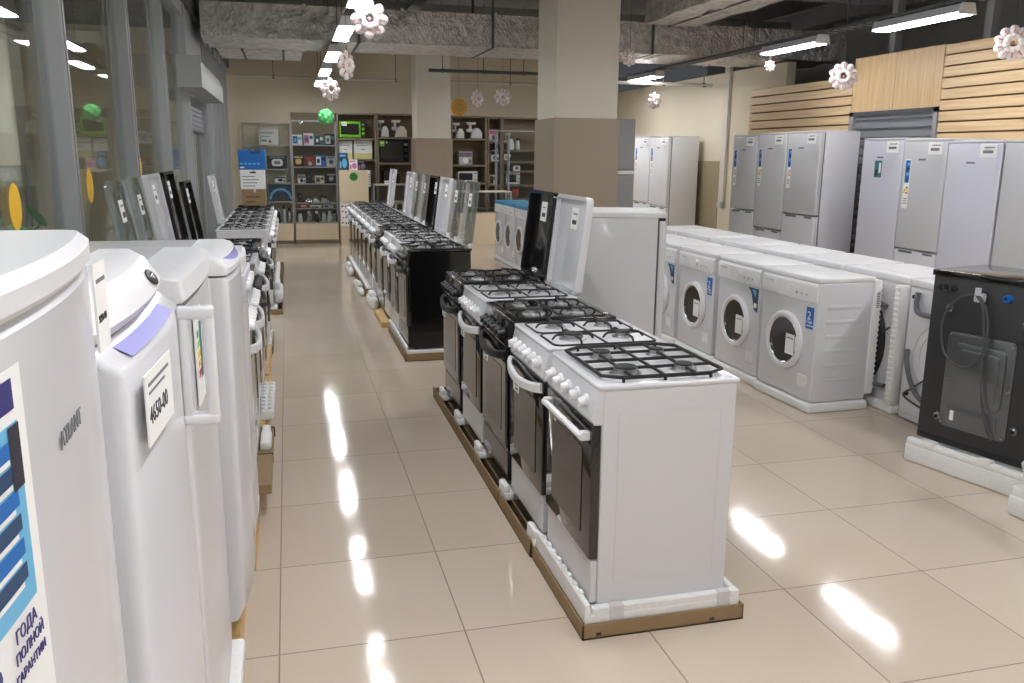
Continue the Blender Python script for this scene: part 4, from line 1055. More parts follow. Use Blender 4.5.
part(C2, 'badge', lambda b: (b.ell((-.029, .37, H2 - .029), (.003, .028, .014), BLKP, TB, 18, 10), b.ell((-.0272, .37, H2 - .0278), (.003, .013, .007), CHROME, TB, 14, 8)), label='round black badge')
def ptag2(b):
    T = Matrix.Translation((-.001, 0, 0)) @ Matrix.Rotation(-.07, 4, 'Z')
    b.box((.0, .035, H2 - .195), (.002, .185, H2 - .105), PAPER, 0, 1, T)
    b.box((.0022, .05, H2 - .122), (.0028, .165, H2 - .118), INKG, 0, 1, T); b.box((.0022, .05, H2 - .132), (.0028, .14, H2 - .129), INKG, 0, 1, T)
    b.text('4650-00', (.0046, .046, H2 - .170), (.07, 1, 0), (0, 0, 1), 0.031, INK, .0004)
part(D2, 'price_tag', ptag2)
def hloop(b):
    z0, z1 = H2 - .285, H2 - .085; y0, y1 = .405, .433
    b.box((-.004, y0, z0), (.054, y1, z0 + .020), WPLA, .006, 3); b.box((-.004, y0, z1 - .022), (.054, y1, z1), WPLA, .006, 3)
    b.box((.036, y0 + .001, z0 + .006), (.0535, y1 - .001, z1 - .006), WPLA, .006, 3); b.box((-.002, y0 + .001, z0 + .006), (.014, y1 - .001, z1 - .006), WPLA, .005, 3)
part(D2, 'handle', hloop, label='rectangular white loop handle')
# third: wedge cap and an energy label
W3, H3 = .62, 1.205
F3, D3, C3 = small_fridge('white fridge with a plain wedge-shaped top, seen through the big loop handle', -.115, -.72, W3, H3,
    [(.08, -.014, .012), (H3 - .062, -.014, .012)], [(H3 - .052, -.012, .012), (H3 - .046, -.006, .012), (H3 - .006, -.012, .012), (H3, -.03, .012)])
def en3(b):
    b.box((-.004, .10, H3 - .30), (.0005, .22, H3 - .09), PAPER)
    for i, m in enumerate((GRN, LIME, YELL, FLOWY, RED)): b.box((.0004, .115, H3 - .15 - i * .022), (.0012, .145 + .008 * i, H3 - .135 - i * .022), m)
    b.box((.0004, .165, H3 - .25), (.0012, .205, H3 - .12), TEAL)
part(D3, 'energy_sticker', en3)
# fourth: clear-lipped top, flat thick door edge
W4, H4 = .52, 1.172
F4, D4, C4 = small_fridge('white fridge with a clear-lipped top and thick door edge, next to the stoves', -.082, -.055, W4, H4,
    [(.06, -.03, .022), (.10, -.012, .022), (.30, -.004, .022), (H4 - .072, -.002, .022), (H4 - .060, -.010, .022)],
    [(H4 - .054, -.004, .022), (H4 - .048, .0, .022), (H4 - .034, .0, .022), (H4 - .006, -.022, .022), (H4, -.04, .022)])
part(C4, 'control_strip', lambda b: loft(b, W4 - .06, [(H4 - .0335, -.004, .022), (H4 - .010, -.0165, .022)], LILAC, -.02, .03), None, (.0015, 0, .001), label='translucent lilac control strip')
part(F4, 'price_tag', lambda b: (b.box((-.085, -.012, H4 - .15), (-.045, -.010, H4 - .06), PAPER), b.box((-.08, -.0125, H4 - .09), (-.05, -.0119, H4 - .085), INKG), b.box((-.075, -.012, H4 - .065), (-.065, .01, H4 - .061), PAPER)))
W5, H5 = .43, 1.10
F5, D5, C5 = small_fridge('beige-grey fridge edge squeezed between the last white fridge and the stoves', -.075, .52, W5, H5,
    [(.09, -.01, .012), (H5 - .06, -.01, .012)], [(H5 - .055, -.008, .012), (H5 - .01, -.008, .012), (H5, -.02, .012)])
part(F5, 'control_panel', lambda b: (b.box((-.02, .02, H5 - .16), (.010, W5 - .02, H5 - .065), WGREY, .006, 2), [b.lathe([(.02, 0), (.018, .016), (0, .018)], (.008, y, H5 - .11), 0, WPLA, 14) for y in (.08, .17, .26, .35)]))
# ------------------------------------------------------------------ back shelving, front edge at y = 12.88
SY = 12.88
SHELF_ITEMS = [
    ('board', -0.358, -0.035, 1.684, 0.259, 13.0, 0.03, 'white leaflet board with a small red dot on the top shelf of the first showcase', 'PAPER,GRN,RED'),
    ('carton', -0.235, 0.098, 1.28, 0.219, 12.95, 0.25, 'dark carton with a white picture in the first showcase', 'BLKP,PAPER,INKG'),
    ('carton', -0.127, 0.065, 1.053, 0.103, 12.95, 0.25, 'small white carton in the first showcase', 'PAPER,INKG,INK'),
    ('carton', -0.235, 0.164, 0.734, 0.257, 12.95, 0.25, 'wide dark blue carton with a pale arch in the first showcase', 'DBLUE,LBLUE,BROWN'),
    ('kettle', -0.135, -0.052, 0.355, 0.252, 12.95, 0.25, 'dark flask at the bottom of the first showcase, near the cartons', 'BLKP,WGREY'),
    ('kettle', -0.035, 0.048, 0.355, 0.303, 12.95, 0.25, 'pale tall flask at the bottom of the first showcase', 'WGREY,BLKP'),
    ('kettle', 0.058, 0.141, 0.355, 0.269, 12.95, 0.25, 'silver flask at the bottom of the first showcase by its side post', 'CHROME,BLKP'),
    ('carton', 0.198, 0.364, 1.687, 0.168, 12.95, 0.25, 'blue and white carton, first on the top shelf of the glass-front cabinet', 'PAPER,BLUE,LBLUE'),
    ('carton', 0.389, 0.555, 1.687, 0.193, 12.95, 0.25, 'white and pink carton on the top shelf of the glass-front cabinet', 'PAPER,PINK,TEAL'),
    ('carton', 0.575, 0.722, 1.687, 0.16, 12.95, 0.25, 'teal carton with a dark picture on the top shelf of the glass-front cabinet', 'TEAL,INK,PAPER'),
    ('carton', 0.747, 0.913, 1.687, 0.185, 12.95, 0.25, 'dark carton, last on the top shelf of the glass-front cabinet', 'BLKP,WGREY,TEAL'),
    ('carton', 0.193, 0.381, 1.322, 0.177, 12.95, 0.25, 'black and yellow carton on the second shelf of the glass-front cabinet', 'BLKP,YELL,WGREY'),
    ('carton', 0.404, 0.557, 1.322, 0.151, 12.95, 0.25, 'dark red carton on the second shelf of the glass-front cabinet', 'BROWN,RED,WGREY'),
    ('carton', 0.575, 0.743, 1.322, 0.198, 12.95, 0.25, 'white carton in a blue frame on the second shelf of the glass-front cabinet', 'BLUE,PAPER,INK'),
    ('carton', 0.763, 0.913, 1.322, 0.168, 12.95, 0.25, 'grey carton, last on the second shelf of the glass-front cabinet', 'WGREY,INKG,INK'),
    ('carton', 0.264, 0.389, 1.036, 0.141, 12.95, 0.25, 'white carton on the third shelf of the glass-front cabinet', 'PAPER,INKG,INK'),
    ('iron', 0.404, 0.54, 1.036, 0.193, 12.95, 0.25, 'dark steam iron on the third shelf of the glass-front cabinet', 'GUNG,BLKP'),
    ('carton', 0.557, 0.713, 1.036, 0.124, 12.95, 0.25, 'cream carton on the third shelf of the glass-front cabinet', 'CREAM,INKG,BROWN'),
    ('carton', 0.747, 0.913, 1.036, 0.167, 12.95, 0.25, 'black carton on the third shelf of the glass-front cabinet', 'BLKP,INKG,WGREY'),
    ('iron', 0.248, 0.371, 0.712, 0.151, 12.95, 0.25, 'dark hair dryer on the fourth shelf of the glass-front cabinet', 'BLKP,GUNG'),
    ('iron', 0.387, 0.497, 0.712, 0.101, 12.95, 0.25, 'silver iron on the fourth shelf of the glass-front cabinet', 'CHROME,BLKP'),
    ('iron', 0.514, 0.614, 0.712, 0.093, 12.95, 0.25, 'small white iron on the fourth shelf of the glass-front cabinet', 'WPLA,INKG'),
    ('iron', 0.647, 0.78, 0.712, 0.109, 12.95, 0.25, 'grey iron, last on the fourth shelf of the glass-front cabinet', 'WGREY,BLKP'),
    ('carton', 0.264, 0.421, 0.616, 0.057, 12.95, 0.25, 'flat red carton on the low rail of the glass-front cabinet', 'RED,PAPER,BROWN'),
    ('carton', 0.447, 0.647, 0.616, 0.045, 12.95, 0.25, 'flat silver tray carton on the low rail of the glass-front cabinet', 'CHROME,PAPER,INKG'),
    ('carton', 0.68, 0.847, 0.616, 0.045, 12.95, 0.25, 'flat white carton on the low rail of the glass-front cabinet', 'PAPER,INKG,INK'),
    ('kettle', 0.231, 0.317, 0.355, 0.202, 12.95, 0.25, 'white-topped kettle on the bottom shelf of the glass-front cabinet', 'WPLA,BLKP'),
    ('kettle', 0.379, 0.466, 0.355, 0.202, 12.95, 0.25, 'chrome kettle on the bottom shelf of the glass-front cabinet', 'CHROME,WPLA'),
    ('kettle', 0.514, 0.6, 0.355, 0.202, 12.95, 0.25, 'black kettle on the bottom shelf of the glass-front cabinet', 'BLKP,WPLA'),
    ('kettle', 0.64, 0.727, 0.355, 0.202, 12.95, 0.25, 'pale grey kettle on the bottom shelf of the glass-front cabinet', 'WGREY,INKG'),
    ('kettle', 0.735, 0.822, 0.355, 0.202, 12.95, 0.25, 'pale green kettle on the bottom shelf of the glass-front cabinet', 'PGREEN,WPLA'),
    ('kettle', 0.83, 0.916, 0.355, 0.202, 12.95, 0.25, 'small steel kettle on the bottom shelf of the glass-front cabinet', 'CHROME,BLKP'),
    ('microwave', 0.996, 1.446, 1.81, 0.284, 12.95, 0.25, 'lime green microwave oven on the top shelf', 'LIME,BLKP'),
    ('carton', 0.98, 1.213, 1.452, 0.311, 13.0, 0.25, 'white carton with a yellow-green foot beside a wider one on the open shelf', 'PAPER,FACE,RED'),
    ('carton', 1.241, 1.557, 1.452, 0.32, 13.0, 0.25, 'wider white carton with a yellow-green foot on the open shelf', 'PAPER,FACE,INKG'),
    ('grinder', 1.672, 1.855, 1.835, 0.286, 12.95, 0.25, 'white meat grinder on the top shelf beside the cream one', 'WPLA,WGREY'),
    ('grinder', 1.912, 2.178, 1.835, 0.294, 12.95, 0.25, 'cream meat grinder half behind the far pillar', 'CREAM,WGREY'),
    ('microwave', 1.677, 2.194, 1.398, 0.387, 12.95, 0.25, 'large black television set on the middle shelf with a green sticker', 'BLKP,BLACK'),
    ('microwave', 1.745, 2.028, 1.036, 0.219, 12.95, 0.25, 'black microwave oven on the lower shelf beside the pillar', 'BLACK,BLKP'),
    ('box', 2.85, 2.908, 1.373, 0.387, 12.95, 0.25, 'amber upright carton on the shelf beside the far pillar', 'FLOWY'),
    ('grinder', 3.003, 3.209, 1.83, 0.269, 12.95, 0.25, 'white meat grinder on the top shelf past the far pillar', 'WPLA,WGREY'),
    ('grinder', 3.259, 3.542, 1.83, 0.286, 12.95, 0.25, 'rounded white meat grinder, second past the far pillar', 'WPLA,PAPER'),
    ('carton', 3.101, 3.343, 1.369, 0.227, 12.95, 0.25, 'lilac-white carton alone on the shelf past the far pillar', 'WGREY,PURP,PAPER'),
    ('microwave', 3.076, 3.442, 1.053, 0.193, 12.95, 0.25, 'white microwave oven with a dark door past the far pillar', 'WPLA,BLACK'),
    ('carton', 3.657, 3.82, 1.785, 0.202, 12.95, 0.25, 'pink and white printed carton on the top shelf of the last showcase', 'PAPER,PINK,PURP'),
    ('grinder', 3.95, 4.133, 1.639, 0.298, 12.95, 0.25, 'big white mixer in the last showcase near the pillar', 'WPLA,WGREY'),
    ('kettle', 4.158, 4.241, 1.639, 0.214, 12.95, 0.25, 'white kettle in the last showcase beside the mixer', 'WPLA,BLKP'),
    ('carton', 3.684, 3.838, 1.432, 0.193, 12.95, 0.25, 'white carton with a dark band in the last showcase', 'PAPER,BLKP,INKG'),
    ('carton', 3.925, 4.075, 1.432, 0.155, 12.95, 0.25, 'black and white carton in the last showcase', 'BLKP,PAPER,WGREY'),
    ('carton', 4.116, 4.235, 1.263, 0.096, 12.95, 0.25, 'small white carton in the last showcase near the pillar', 'PAPER,INKG,INK'),
    ('carton', 3.667, 3.792, 1.011, 0.177, 12.95, 0.25, 'brown and white carton on the low shelf of the last showcase', 'CREAM,BROWN,INK'),
    ('microwave', 3.975, 4.235, 1.011, 0.219, 12.95, 0.25, 'white countertop oven on the low shelf of the last showcase', 'WPLA,BLKP'),
    ('carton', 3.933, 4.225, 0.759, 0.21, 12.95, 0.25, 'brown printed carton at the bottom of the last showcase', 'BROWN,INK,RED'),
]

# glass showcase by the glass wall
def frame_case(x0, x1, z0, z1, y0, y1, shelves, mids, m=ALU, r=.009):
    def f(b):
        for x in [x0, x1] + mids:
            for y in (y0, y1): b.box((x - r, y - r, z0), (x + r, y + r, z1), m, .002, 1)
        for z in (z0, z1):
            for y in (y0, y1): b.box((x0, y - r, z - r), (x1, y + r, z + r), m, .002, 1)
            for x in (x0, x1): b.box((x - r, y0, z - r), (x + r, y1, z + r), m, .002, 1)
        for z in shelves: b.box((x0, y0 - .006, z - .014), (x1, y0 + .006, z), m)
    return f
def showcase(lab, x0, x1, zb, z1, shelves, mids, depth=.36, back=None, SY=12.88):
    t = thing('showcase', lab, 'showcase', (0, 0, 0))
    part(t, 'frame', frame_case(x0, x1, zb, z1, SY, SY + depth, shelves, mids))
    part(t, 'base_cabinet', lambda b: (b.box((x0, SY - .004, .06), (x1, SY + depth, zb - .012), OAKP, .003, 1), b.box((x0, SY + .02, 0), (x1, SY + depth, .06), TAUPESH),
                                       [b.box((x - .004, SY - .006, .07), (x + .004, SY - .003, zb - .02), TAUPESH) for x in mids] if mids else b.box((x0 + .01, SY - .006, .062), (x1 - .01, SY - .003, .07), TAUPESH)))
    for z in shelves: part(t, 'shelf', lambda b: b.box((x0 + .01, SY + .012, z - .009), (x1 - .01, SY + depth - .01, z - .001), SGLASS), None, None, None, 'glass shelf')
    part(t, 'front_pane', lambda b: b.box((x0 + .012, SY - .002, zb + .01), (x1 - .012, SY + .003, z1 - .01), SGLASS))
    if back: part(t, 'back_board', lambda b: b.box((x0, SY + depth + .005, zb), (x1, SY + depth + .02, 2.24), back))
    return t
showcase('glass showcase in the corner by the glass wall', -.62, .16, .362, 2.04, [1.684, 1.28, 1.053, .733], [-.32])
showcase('glass-front cabinet of small appliances between the corner showcase and the open shelves', .19, .925, .362, 2.09, [1.687, 1.322, 1.036, .711, .616], [], back=DSHELF)
def rack(lab, x0, x1, zt, shelves, uprights, zb=0.0):
    t = thing('shelf_unit', lab, 'shelving', (0, 0, 0))
    part(t, 'carcass', lambda b: ([b.box((x - .014, SY, zb), (x + .014, SY + .38, zt), TAUPESH, .002, 1) for x in [x0 + .014] + uprights + [x1 - .014]],
                                  b.box((x0, SY, zt - .028), (x1, SY + .38, zt), TAUPESH, .002, 1), b.box((x0, SY + .38, zb), (x1, SY + .395, zt), DSHELF)))
    for z in shelves: part(t, 'shelf', lambda b: b.box((x0 + .02, SY + .003, z - .028), (x1 - .02, SY + .38, z), TAUPESH, .002, 1))
    return t
rack('open brown shelf unit holding the lime microwave', .945, 1.625, 2.235, [1.81, 1.452, 1.09, .72], [])
rack('open brown shelf unit with the meat grinders beside the far pillar', 1.635, 2.795, 2.235, [1.835, 1.396, 1.036, .6], [])
rack('open brown shelf unit just past the far pillar', 2.81, 3.60, 2.225, [1.83, 1.369, 1.05, .6], [2.96])
rack('narrow open brown shelf unit between its wider neighbours past the far pillar', 3.615, 3.88, 2.215, [1.785, 1.43, 1.01, .6], [])
rack('last open brown shelf unit beside the near pillar', 3.885, 4.75, 2.215, [1.639, 1.43, 1.264, 1.01, .759], [])
showcase('slim glass showcase before the last shelf unit', 3.75, 4.60, .45, 1.97, [], [3.98], .1, None, 12.74)
for kind, x0, x1, z, h, y, d, lab, ms in SHELF_ITEMS:
    ms = [globals()[m] for m in ms.split(',')]; w = (x1 - x0) / 2; r = random.Random(lab)
    if x0 > 3.6: y, d = 12.93, .22
    loc = ((x0 + x1) / 2, y, z + .004)
    nm = {'carton': 'appliance_carton', 'board': 'leaflet_board', 'kettle': 'kettle', 'iron': 'steam_iron', 'microwave': 'microwave_oven', 'grinder': 'meat_grinder', 'box': 'appliance_carton'}[kind]
    cat = {'carton': 'carton', 'board': 'board', 'kettle': 'kettle', 'iron': 'iron', 'microwave': 'microwave', 'grinder': 'meat grinder', 'box': 'carton'}[kind]
    if 'flask' in lab: nm, cat = 'flask', 'flask'
    if 'television' in lab: nm, cat = 'television', 'television'
    if 'hair dryer' in lab: nm, cat = 'hair_dryer', 'hair dryer'
    if 'mixer' in lab: nm, cat = 'food_mixer', 'mixer'
    if 'countertop oven' in lab: nm, cat = 'countertop_oven', 'oven'
    t = thing(nm, lab, cat, loc, 0, 'goods on the back shelves')
    if kind in ('carton', 'board', 'box'):
        part(t, 'carton' if kind != 'board' else 'panel', lambda b: b.box((-w, 0, 0), (w, d, h), ms[0], .003, 1))
        if len(ms) > 1:
            fy = r.random()
            def art(b):
                if kind == 'board': b.box((-w * .8, -.001, h * .72), (w * .6, 0, h * .78), INKG); b.box((-w * .8, -.001, h * .2), (-w * .2, 0, h * .32), GRN); b.ell((w * .15, 0, h * .2), (.022, .0014, .022), RED, None, 12, 6); b.box((-w * .8, -.001, h * .5), (w * .2, 0, h * .55), INKG); return
                if 'foot' in lab: b.box((-w * .98, -.001, .003), (w * .98, 0, h * .32), ms[1]); b.box((-w * .2, -.001, h * .5), (w * .2, 0, h * .54), ms[2]); b.box((-w * .7, -.001, h * .72), (w * .6, 0, h * .75), INKG); return
                if 'arch' in lab:
                    b.prism([(x, zz) for x, zz in arc(0, h * .1, h * .75, 0, PI, 14)] + [(x, zz) for x, zz in arc(0, h * .1, h * .6, PI, 0, 14)], 1, -.001, 0, ms[1]); b.prism(arc(0, h * .05, h * .3, 0, PI, 10), 1, -.0012, 0, ms[2]); return
                if fy < .4: b.box((-w * .9, -.001, h * .12), (w * .1, 0, h * .85), ms[1]); b.box((w * .2, -.001, h * .5), (w * .85, 0, h * .8), ms[2]); b.box((-w * .7, -.0016, h * .3), (-w * .15, -.001, h * .65), ms[2])
                elif fy < .7: b.prism(rrect(-w * .55, h * .2, w * .55, h * .75, h * .2, 4), 1, -.001, 0, ms[1]); b.box((-w * .8, -.001, h * .82), (w * .8, 0, h * .94), ms[2]); b.box((-w * .3, -.0016, h * .35), (w * .3, -.001, h * .6), ms[2])
                else: b.box((-w * .95, -.001, h * .6), (w * .95, 0, h * .95), ms[1]); b.ell((0, 0, h * .33), (w * .45, .0014, h * .24), ms[2], None, 14, 6); b.box((w * .5, -.001, h * .08), (w * .9, 0, h * .4), ms[1])
            part(t, 'printed_face', art)
    elif kind == 'kettle':
        R = w
        part(t, 'body', lambda b: b.lathe([(R * .8, 0), (R * .95, h * .1), (R * .9, h * .45), (R * .6, h * .75), (R * .55, h * .78)], (0, R, 0), 2, ms[0], 16))
        part(t, 'lid', lambda b: b.lathe([(R * .58, h * .78), (R * .62, h * .9), (R * .3, h), (0, h)], (0, R, 0), 2, ms[1], 14))
        part(t, 'handle', lambda b: b.tube([(R * .5, R, h * .75), (R * 1.05, R, h * .7), (R * 1.1, R, h * .4), (R * .85, R, h * .2)], R * .13, ms[1], 6))
    elif kind == 'iron':
        part(t, 'sole', lambda b: b.prism([(-w, .0), (w * .7, .0), (w, .05), (w * .7, .11), (-w, .11)], 2, 0, h * .18, ms[0], .003))
        part(t, 'body', lambda b: b.prism([(-w * .95, h * .18), (w * .8, h * .18), (w * .2, h * .55), (-w * .9, h * .6)], 1, .01, .10, ms[0], .006))
        part(t, 'handle', lambda b: b.tube([(-w * .85, .055, h * .5), (-w * .8, .055, h * .93), (w * .0, .055, h * .93), (w * .35, .055, h * .5)], h * .09, ms[1], 8))
    elif kind == 'microwave':
        part(t, 'body', lambda b: b.box((-w, .012, .008), (w, d + .05, h), ms[0], .008, 2))
        part(t, 'door', lambda b: (b.box((-w, 0, .01), (w * .62, .014, h - .002), ms[0], .005, 1), b.prism(rrect(-w * .88, h * .2, w * .5, h * .85, .012), 1, -.003, .004, ms[1] if ms[1] is not BLKP else BLACK)))
        part(t, 'control_panel', lambda b: (b.box((w * .63, 0, .01), (w, .014, h - .002), ms[1] if ms[0] is not WPLA else WPLA, .004, 1), [b.lathe([(h * .09, 0), (h * .08, -.012), (0, -.012)], (w * .81, 0, zz * h), 1, ms[0] if ms[0] is not WPLA else WGREY, 14) for zz in (.28, .55)], b.box((w * .69, -.003, h * .76), (w * .93, .001, h * .88), INKG)))
        if 'lime' in lab: part(t, 'price_tag', lambda b: (b.box((-w * .82, -.006, h * .72), (-w * .42, -.004, h * .95), PAPER), b.box((-w * .75, -.0065, h * .82), (-w * .5, -.0058, h * .86), INKG)))
        if 'green sticker' in lab: part(t, 'sticker', lambda b: (b.box((-w * .98, -.006, h * .72), (-w * .65, -.004, h * .97), LIME), b.box((-w * .92, -.0066, h * .82), (-w * .72, -.0058, h * .9), PAPER), b.box((-w * .55, -.006, h * .86), (-w * .45, -.004, h * .95), PAPER)), label='green sticker')
        for x in (-w * .8, w * .8): part(t, 'foot', lambda b: b.cyl((x, .06, 0), (x, .06, .012), .012, BLKP, 8))
    elif kind == 'grinder':
        part(t, 'motor_body', lambda b: b.prism([(-w * .6, 0), (w * .95, 0), (w * .95, h * .35), (w * .6, h * .62), (w * .1, h * .66), (-w * .35, h * .45)], 1, 0, .16, ms[0], .02))
        part(t, 'feed_neck', lambda b: (b.cyl((-w * .55, .08, h * .38), (-w * .55, .08, h * .85), w * .18, ms[1], 12), b.cyl((-w * 1.0, .08, h * .5), (-w * .2, .08, h * .5), w * .22, ms[1], 12)))
        part(t, 'hopper', lambda b: b.prism([(-w, h * .85), (w * .05, h * .85), (w * .12, h), (-w * 1.05, h)], 1, .0, .16, ms[0], .01))
# front counters by the aisle: wood door with round green sticker, spotted box, small cartons on top
t = thing('wood_cabinet', 'pale wood cabinet with a round green sticker at the end of the aisle', 'cabinet', (0, 0, 0))
part(t, 'carcass', lambda b: (b.box((.945, 12.50, .73), (1.43, 12.84, 1.275), OAKP, .003, 1), b.box((.945, 12.50, 0), (1.43, 12.84, .32), OAKP, .003, 1), b.box((.945, 12.54, .32), (1.43, 12.84, .73), OAKP)))
part(t, 'side_frame', lambda b: (b.box((1.43, 12.5, 1.0), (1.47, 12.55, 1.27), WPLA, .003, 1), [b.box((1.436, 12.496, 1.03 + .04 * i), (1.464, 12.5, 1.05 + .04 * i), INKG) for i in range(5)]))
part(t, 'round_sticker', lambda b: (b.cyl((1.185, 12.497, 1.165), (1.185, 12.5, 1.165), .072, GRN, 28), b.box((1.14, 12.494, 1.175), (1.225, 12.497, 1.19), INK), b.box((1.13, 12.494, 1.15), (1.24, 12.497, 1.158), INK), b.box((1.15, 12.494, 1.13), (1.21, 12.497, 1.14), INK)), label='round green sticker with dark lettering')
def spots(b):
    b.box((.95, 12.515, .33), (1.42, 12.54, .725), PAPER, .002, 1)
    rr = random.Random(3)
    for j in range(4):
        for i in range(9):
            x = .985 + i * .05 + rr.uniform(-.008, .008); z = .385 + j * .095
            b.ell((x, 12.515, z + rr.uniform(-.01, .01)), (.013 + .008 * rr.random(), .002, .010 + .008 * rr.random()), INK, None, 8, 5)
part(t, 'patterned_panel', spots, label='white panel with rows of dark spots')
for kind, x0, x1, z1, m, lab in (('c', .95, 1.10, 1.56, (DBLUE, LBLUE), 'dark blue carton on the pale wood cabinet'), ('c', 1.12, 1.26, 1.45, (PAPER, PINK), 'white and pink carton on the pale wood cabinet'), ('c', 1.27, 1.40, 1.44, (BLKP, PURP), 'black carton on the pale wood cabinet')):
    t = thing('appliance_carton', lab, 'carton', ((x0 + x1) / 2, 12.56, 1.2755), 0, 'small cartons on the wood cabinet'); w = (x1 - x0) / 2; h = z1 - 1.2755
    part(t, 'carton', lambda b: b.box((-w, 0, 0), (w, .12, h), m[0], .003, 1))
    part(t, 'printed_face', lambda b: (b.ell((w * .25, 0, h * .4), (w * .6, .0014, h * .28), m[1], None, 14, 6), b.box((-w * .8, -.001, h * .78), (w * .5, 0, h * .9), m[1]), b.box((-w * .85, -.001, h * .1), (-w * .45, 0, h * .5), m[1])))
# low glass counter with two ovens between the wood cabinet and the pillar, and a second past it
def counter(lab, x0, x1, y0, y1, zt):
    t = thing('glass_counter', lab, 'counter', (0, 0, 0))
    part(t, 'base_cabinet', lambda b: b.box((x0, y0, 0), (x1, y1, .55), OAKP, .003, 1))
    part(t, 'frame', lambda b: ([b.box((x - .012, y - .012, .55), (x + .012, y + .012, zt), ALU) for x in (x0 + .012, x1 - .012) for y in (y0 + .012, y1 - .012)], [b.box((x0, y - .012, zt - .02), (x1, y + .012, zt), CREAM) for y in (y0 + .012, y1 - .012)]))
    part(t, 'pane', lambda b: (b.box((x0, y0 + .001, .55), (x1, y0 + .006, zt - .02), SGLASS), b.box((x0 + .01, y0 + .02, zt - .012), (x1 - .01, y1 - .02, zt - .004), SGLASS)))
counter('low glass counter beside the pale wood cabinet', 1.50, 2.10, 12.42, 12.8, 1.04)
counter('low glass counter with a cream rim beyond the clear stove lids', 2.9, 3.9, 12.2, 12.6, .93)
for x, lab, m in ((1.61, 'purple-grey radio in the low glass counter', PURP), (1.90, 'cream oven in the low glass counter', CREAM)):
    t = thing('radio' if m is PURP else 'countertop_oven', lab, 'radio' if m is PURP else 'oven', (x, 12.47, .551), 0)
    part(t, 'body', lambda b: b.box((-.105 if m is PURP else -.14, 0, 0), (.105 if m is PURP else .14, .2, .20), m, .012, 2))
    if m is PURP:
        for s in (-.055, .055): part(t, 'speaker', lambda b: b.lathe([(.036, 0), (.034, -.006), (.01, -.002), (0, -.004)], (s, 0, .075), 1, BLKP, 16))
        part(t, 'display', lambda b: b.box((-.07, -.003, .14), (.07, .001, .17), INKG))
    else:
        for s in (-.07, .06): part(t, 'window', lambda b: b.box((s - .05, -.003, .05), (s + .04, .001, .15), BLKP, .001, 1))
        part(t, 'handle', lambda b: b.tube([(-.1, 0, .17), (-.1, -.02, .17), (.1, -.02, .17), (.1, 0, .17)], .005, CHROME, 6))
solo('price_card', 'white price card standing on the low glass counter', 'price card', lambda b: (b.box((1.70, 12.44, 1.041), (1.80, 12.46, 1.10), PAPER, .001, 1), b.box((1.715, 12.439, 1.07), (1.785, 12.4405, 1.078), INKG)))
# conduit on the beige side wall
t = thing('wall_conduit', 'pale cable duct running up the beige side wall with a socket box at its foot', 'conduit', (0, 0, 0))
part(t, 'duct_cover', lambda b: b.box((6.15, 8.78, .92), (6.2, 8.92, 2.95), BEIGEL, .004, 1)); part(t, 'socket_box', lambda b: b.box((6.13, 8.79, .83), (6.2, 8.91, .92), WGREY, .006, 2))
# ------------------------------------------------------------------ hanging yellow markers on the glass
for y, z, s, lab in ((2.17, 1.39, .085, 'yellow oval sticker on the glass bay with the clear lids'), (.92, 1.36, .085, 'yellow oval sticker on the glass at the very edge of the view'), (3.75, 1.45, .07, 'small yellow sticker on the glass above the white lid')):
    solo('oval_sticker', lab, 'sticker', lambda b: b.ell((0, 0, 0), (.003, s * .85, s), YELL, None, 24, 12), ('ov', s), (GX - .062, y, z), 0, 'yellow stickers on the glass')
# ------------------------------------------------------------------ neighbouring hall beyond the glass
for x, y, lab in ((-2.9, 2.6, 'pale square column of the neighbouring hall near the clear lids'), (-2.9, 7.2, 'pale square column of the neighbouring hall near the shop doorway'), (-3.4, 5.0, 'pale square column further inside the neighbouring hall')):
    struct('pillar', lab, lambda b: (b.box((x, y, 0), (x + .4, y + .4, CZ), BEIGEL, .004, 1), b.box((x - .01, y - .01, 0), (x + .41, y + .41, 1.2), TAUPE)))
for y0, y1, lab, m in ((-1, 2.2, 'wooden shopfront bay across the neighbouring hall', PANELW), (5.6, 7.4, 'dark wooden shopfront bay across the neighbouring hall', TAUPESH)):
    def fb(b):
        b.box((-5.2, y0, 0), (-5.1, y1, .9), m, .004, 1); b.box((-5.2, y0, 2.2), (-5.1, y1, 2.7), m, .004, 1)
        n = 4
        for i in range(n + 1): b.box((-5.2, y0 + (y1 - y0 - .08) * i / n, .9), (-5.1, y0 + (y1 - y0 - .08) * i / n + .08, 2.2), m, .004, 1)
    struct('trim_%d' % (3 if y0 < 0 else 4), lab, fb)
def stall(lab, x, y, m, L=1.2):
    t = thing('display_counter', lab, 'counter', (x, y, 0), 0)
    part(t, 'body', lambda b: (b.box((-.3, 0, .08), (.3, L, .95), m, .006, 1), b.box((-.27, .03, 0), (.27, L - .03, .08), BLKP)))
    part(t, 'top', lambda b: b.box((-.33, -.03, .95), (.33, L + .03, .99), WGREY, .006, 1))
    part(t, 'glass_case', lambda b: (b.box((-.3, 0, .99), (.3, L, 1.0), SGLASS), [b.box((sx, sy, .99), (sx + .015, sy + .015, 1.45), ALU) for sx in (-.3, .285) for sy in (0, L - .015)], b.box((.295, 0, .99), (.3, L, 1.45), SGLASS), b.box((-.3, 0, 1.44), (.3, L, 1.45), SGLASS)))
stall('grey display counter just beyond the glass beside the clear lids', -1.9, 1.4, GUNG)
stall('white display counter beyond the glass behind the white lid', -2.1, 3.5, WPLA)
stall('wooden display counter deeper in the neighbouring hall', -4.0, 2.8, PANELW)
stall('white display counter beyond the first glass bay', -2.4, -.6, WGREY)
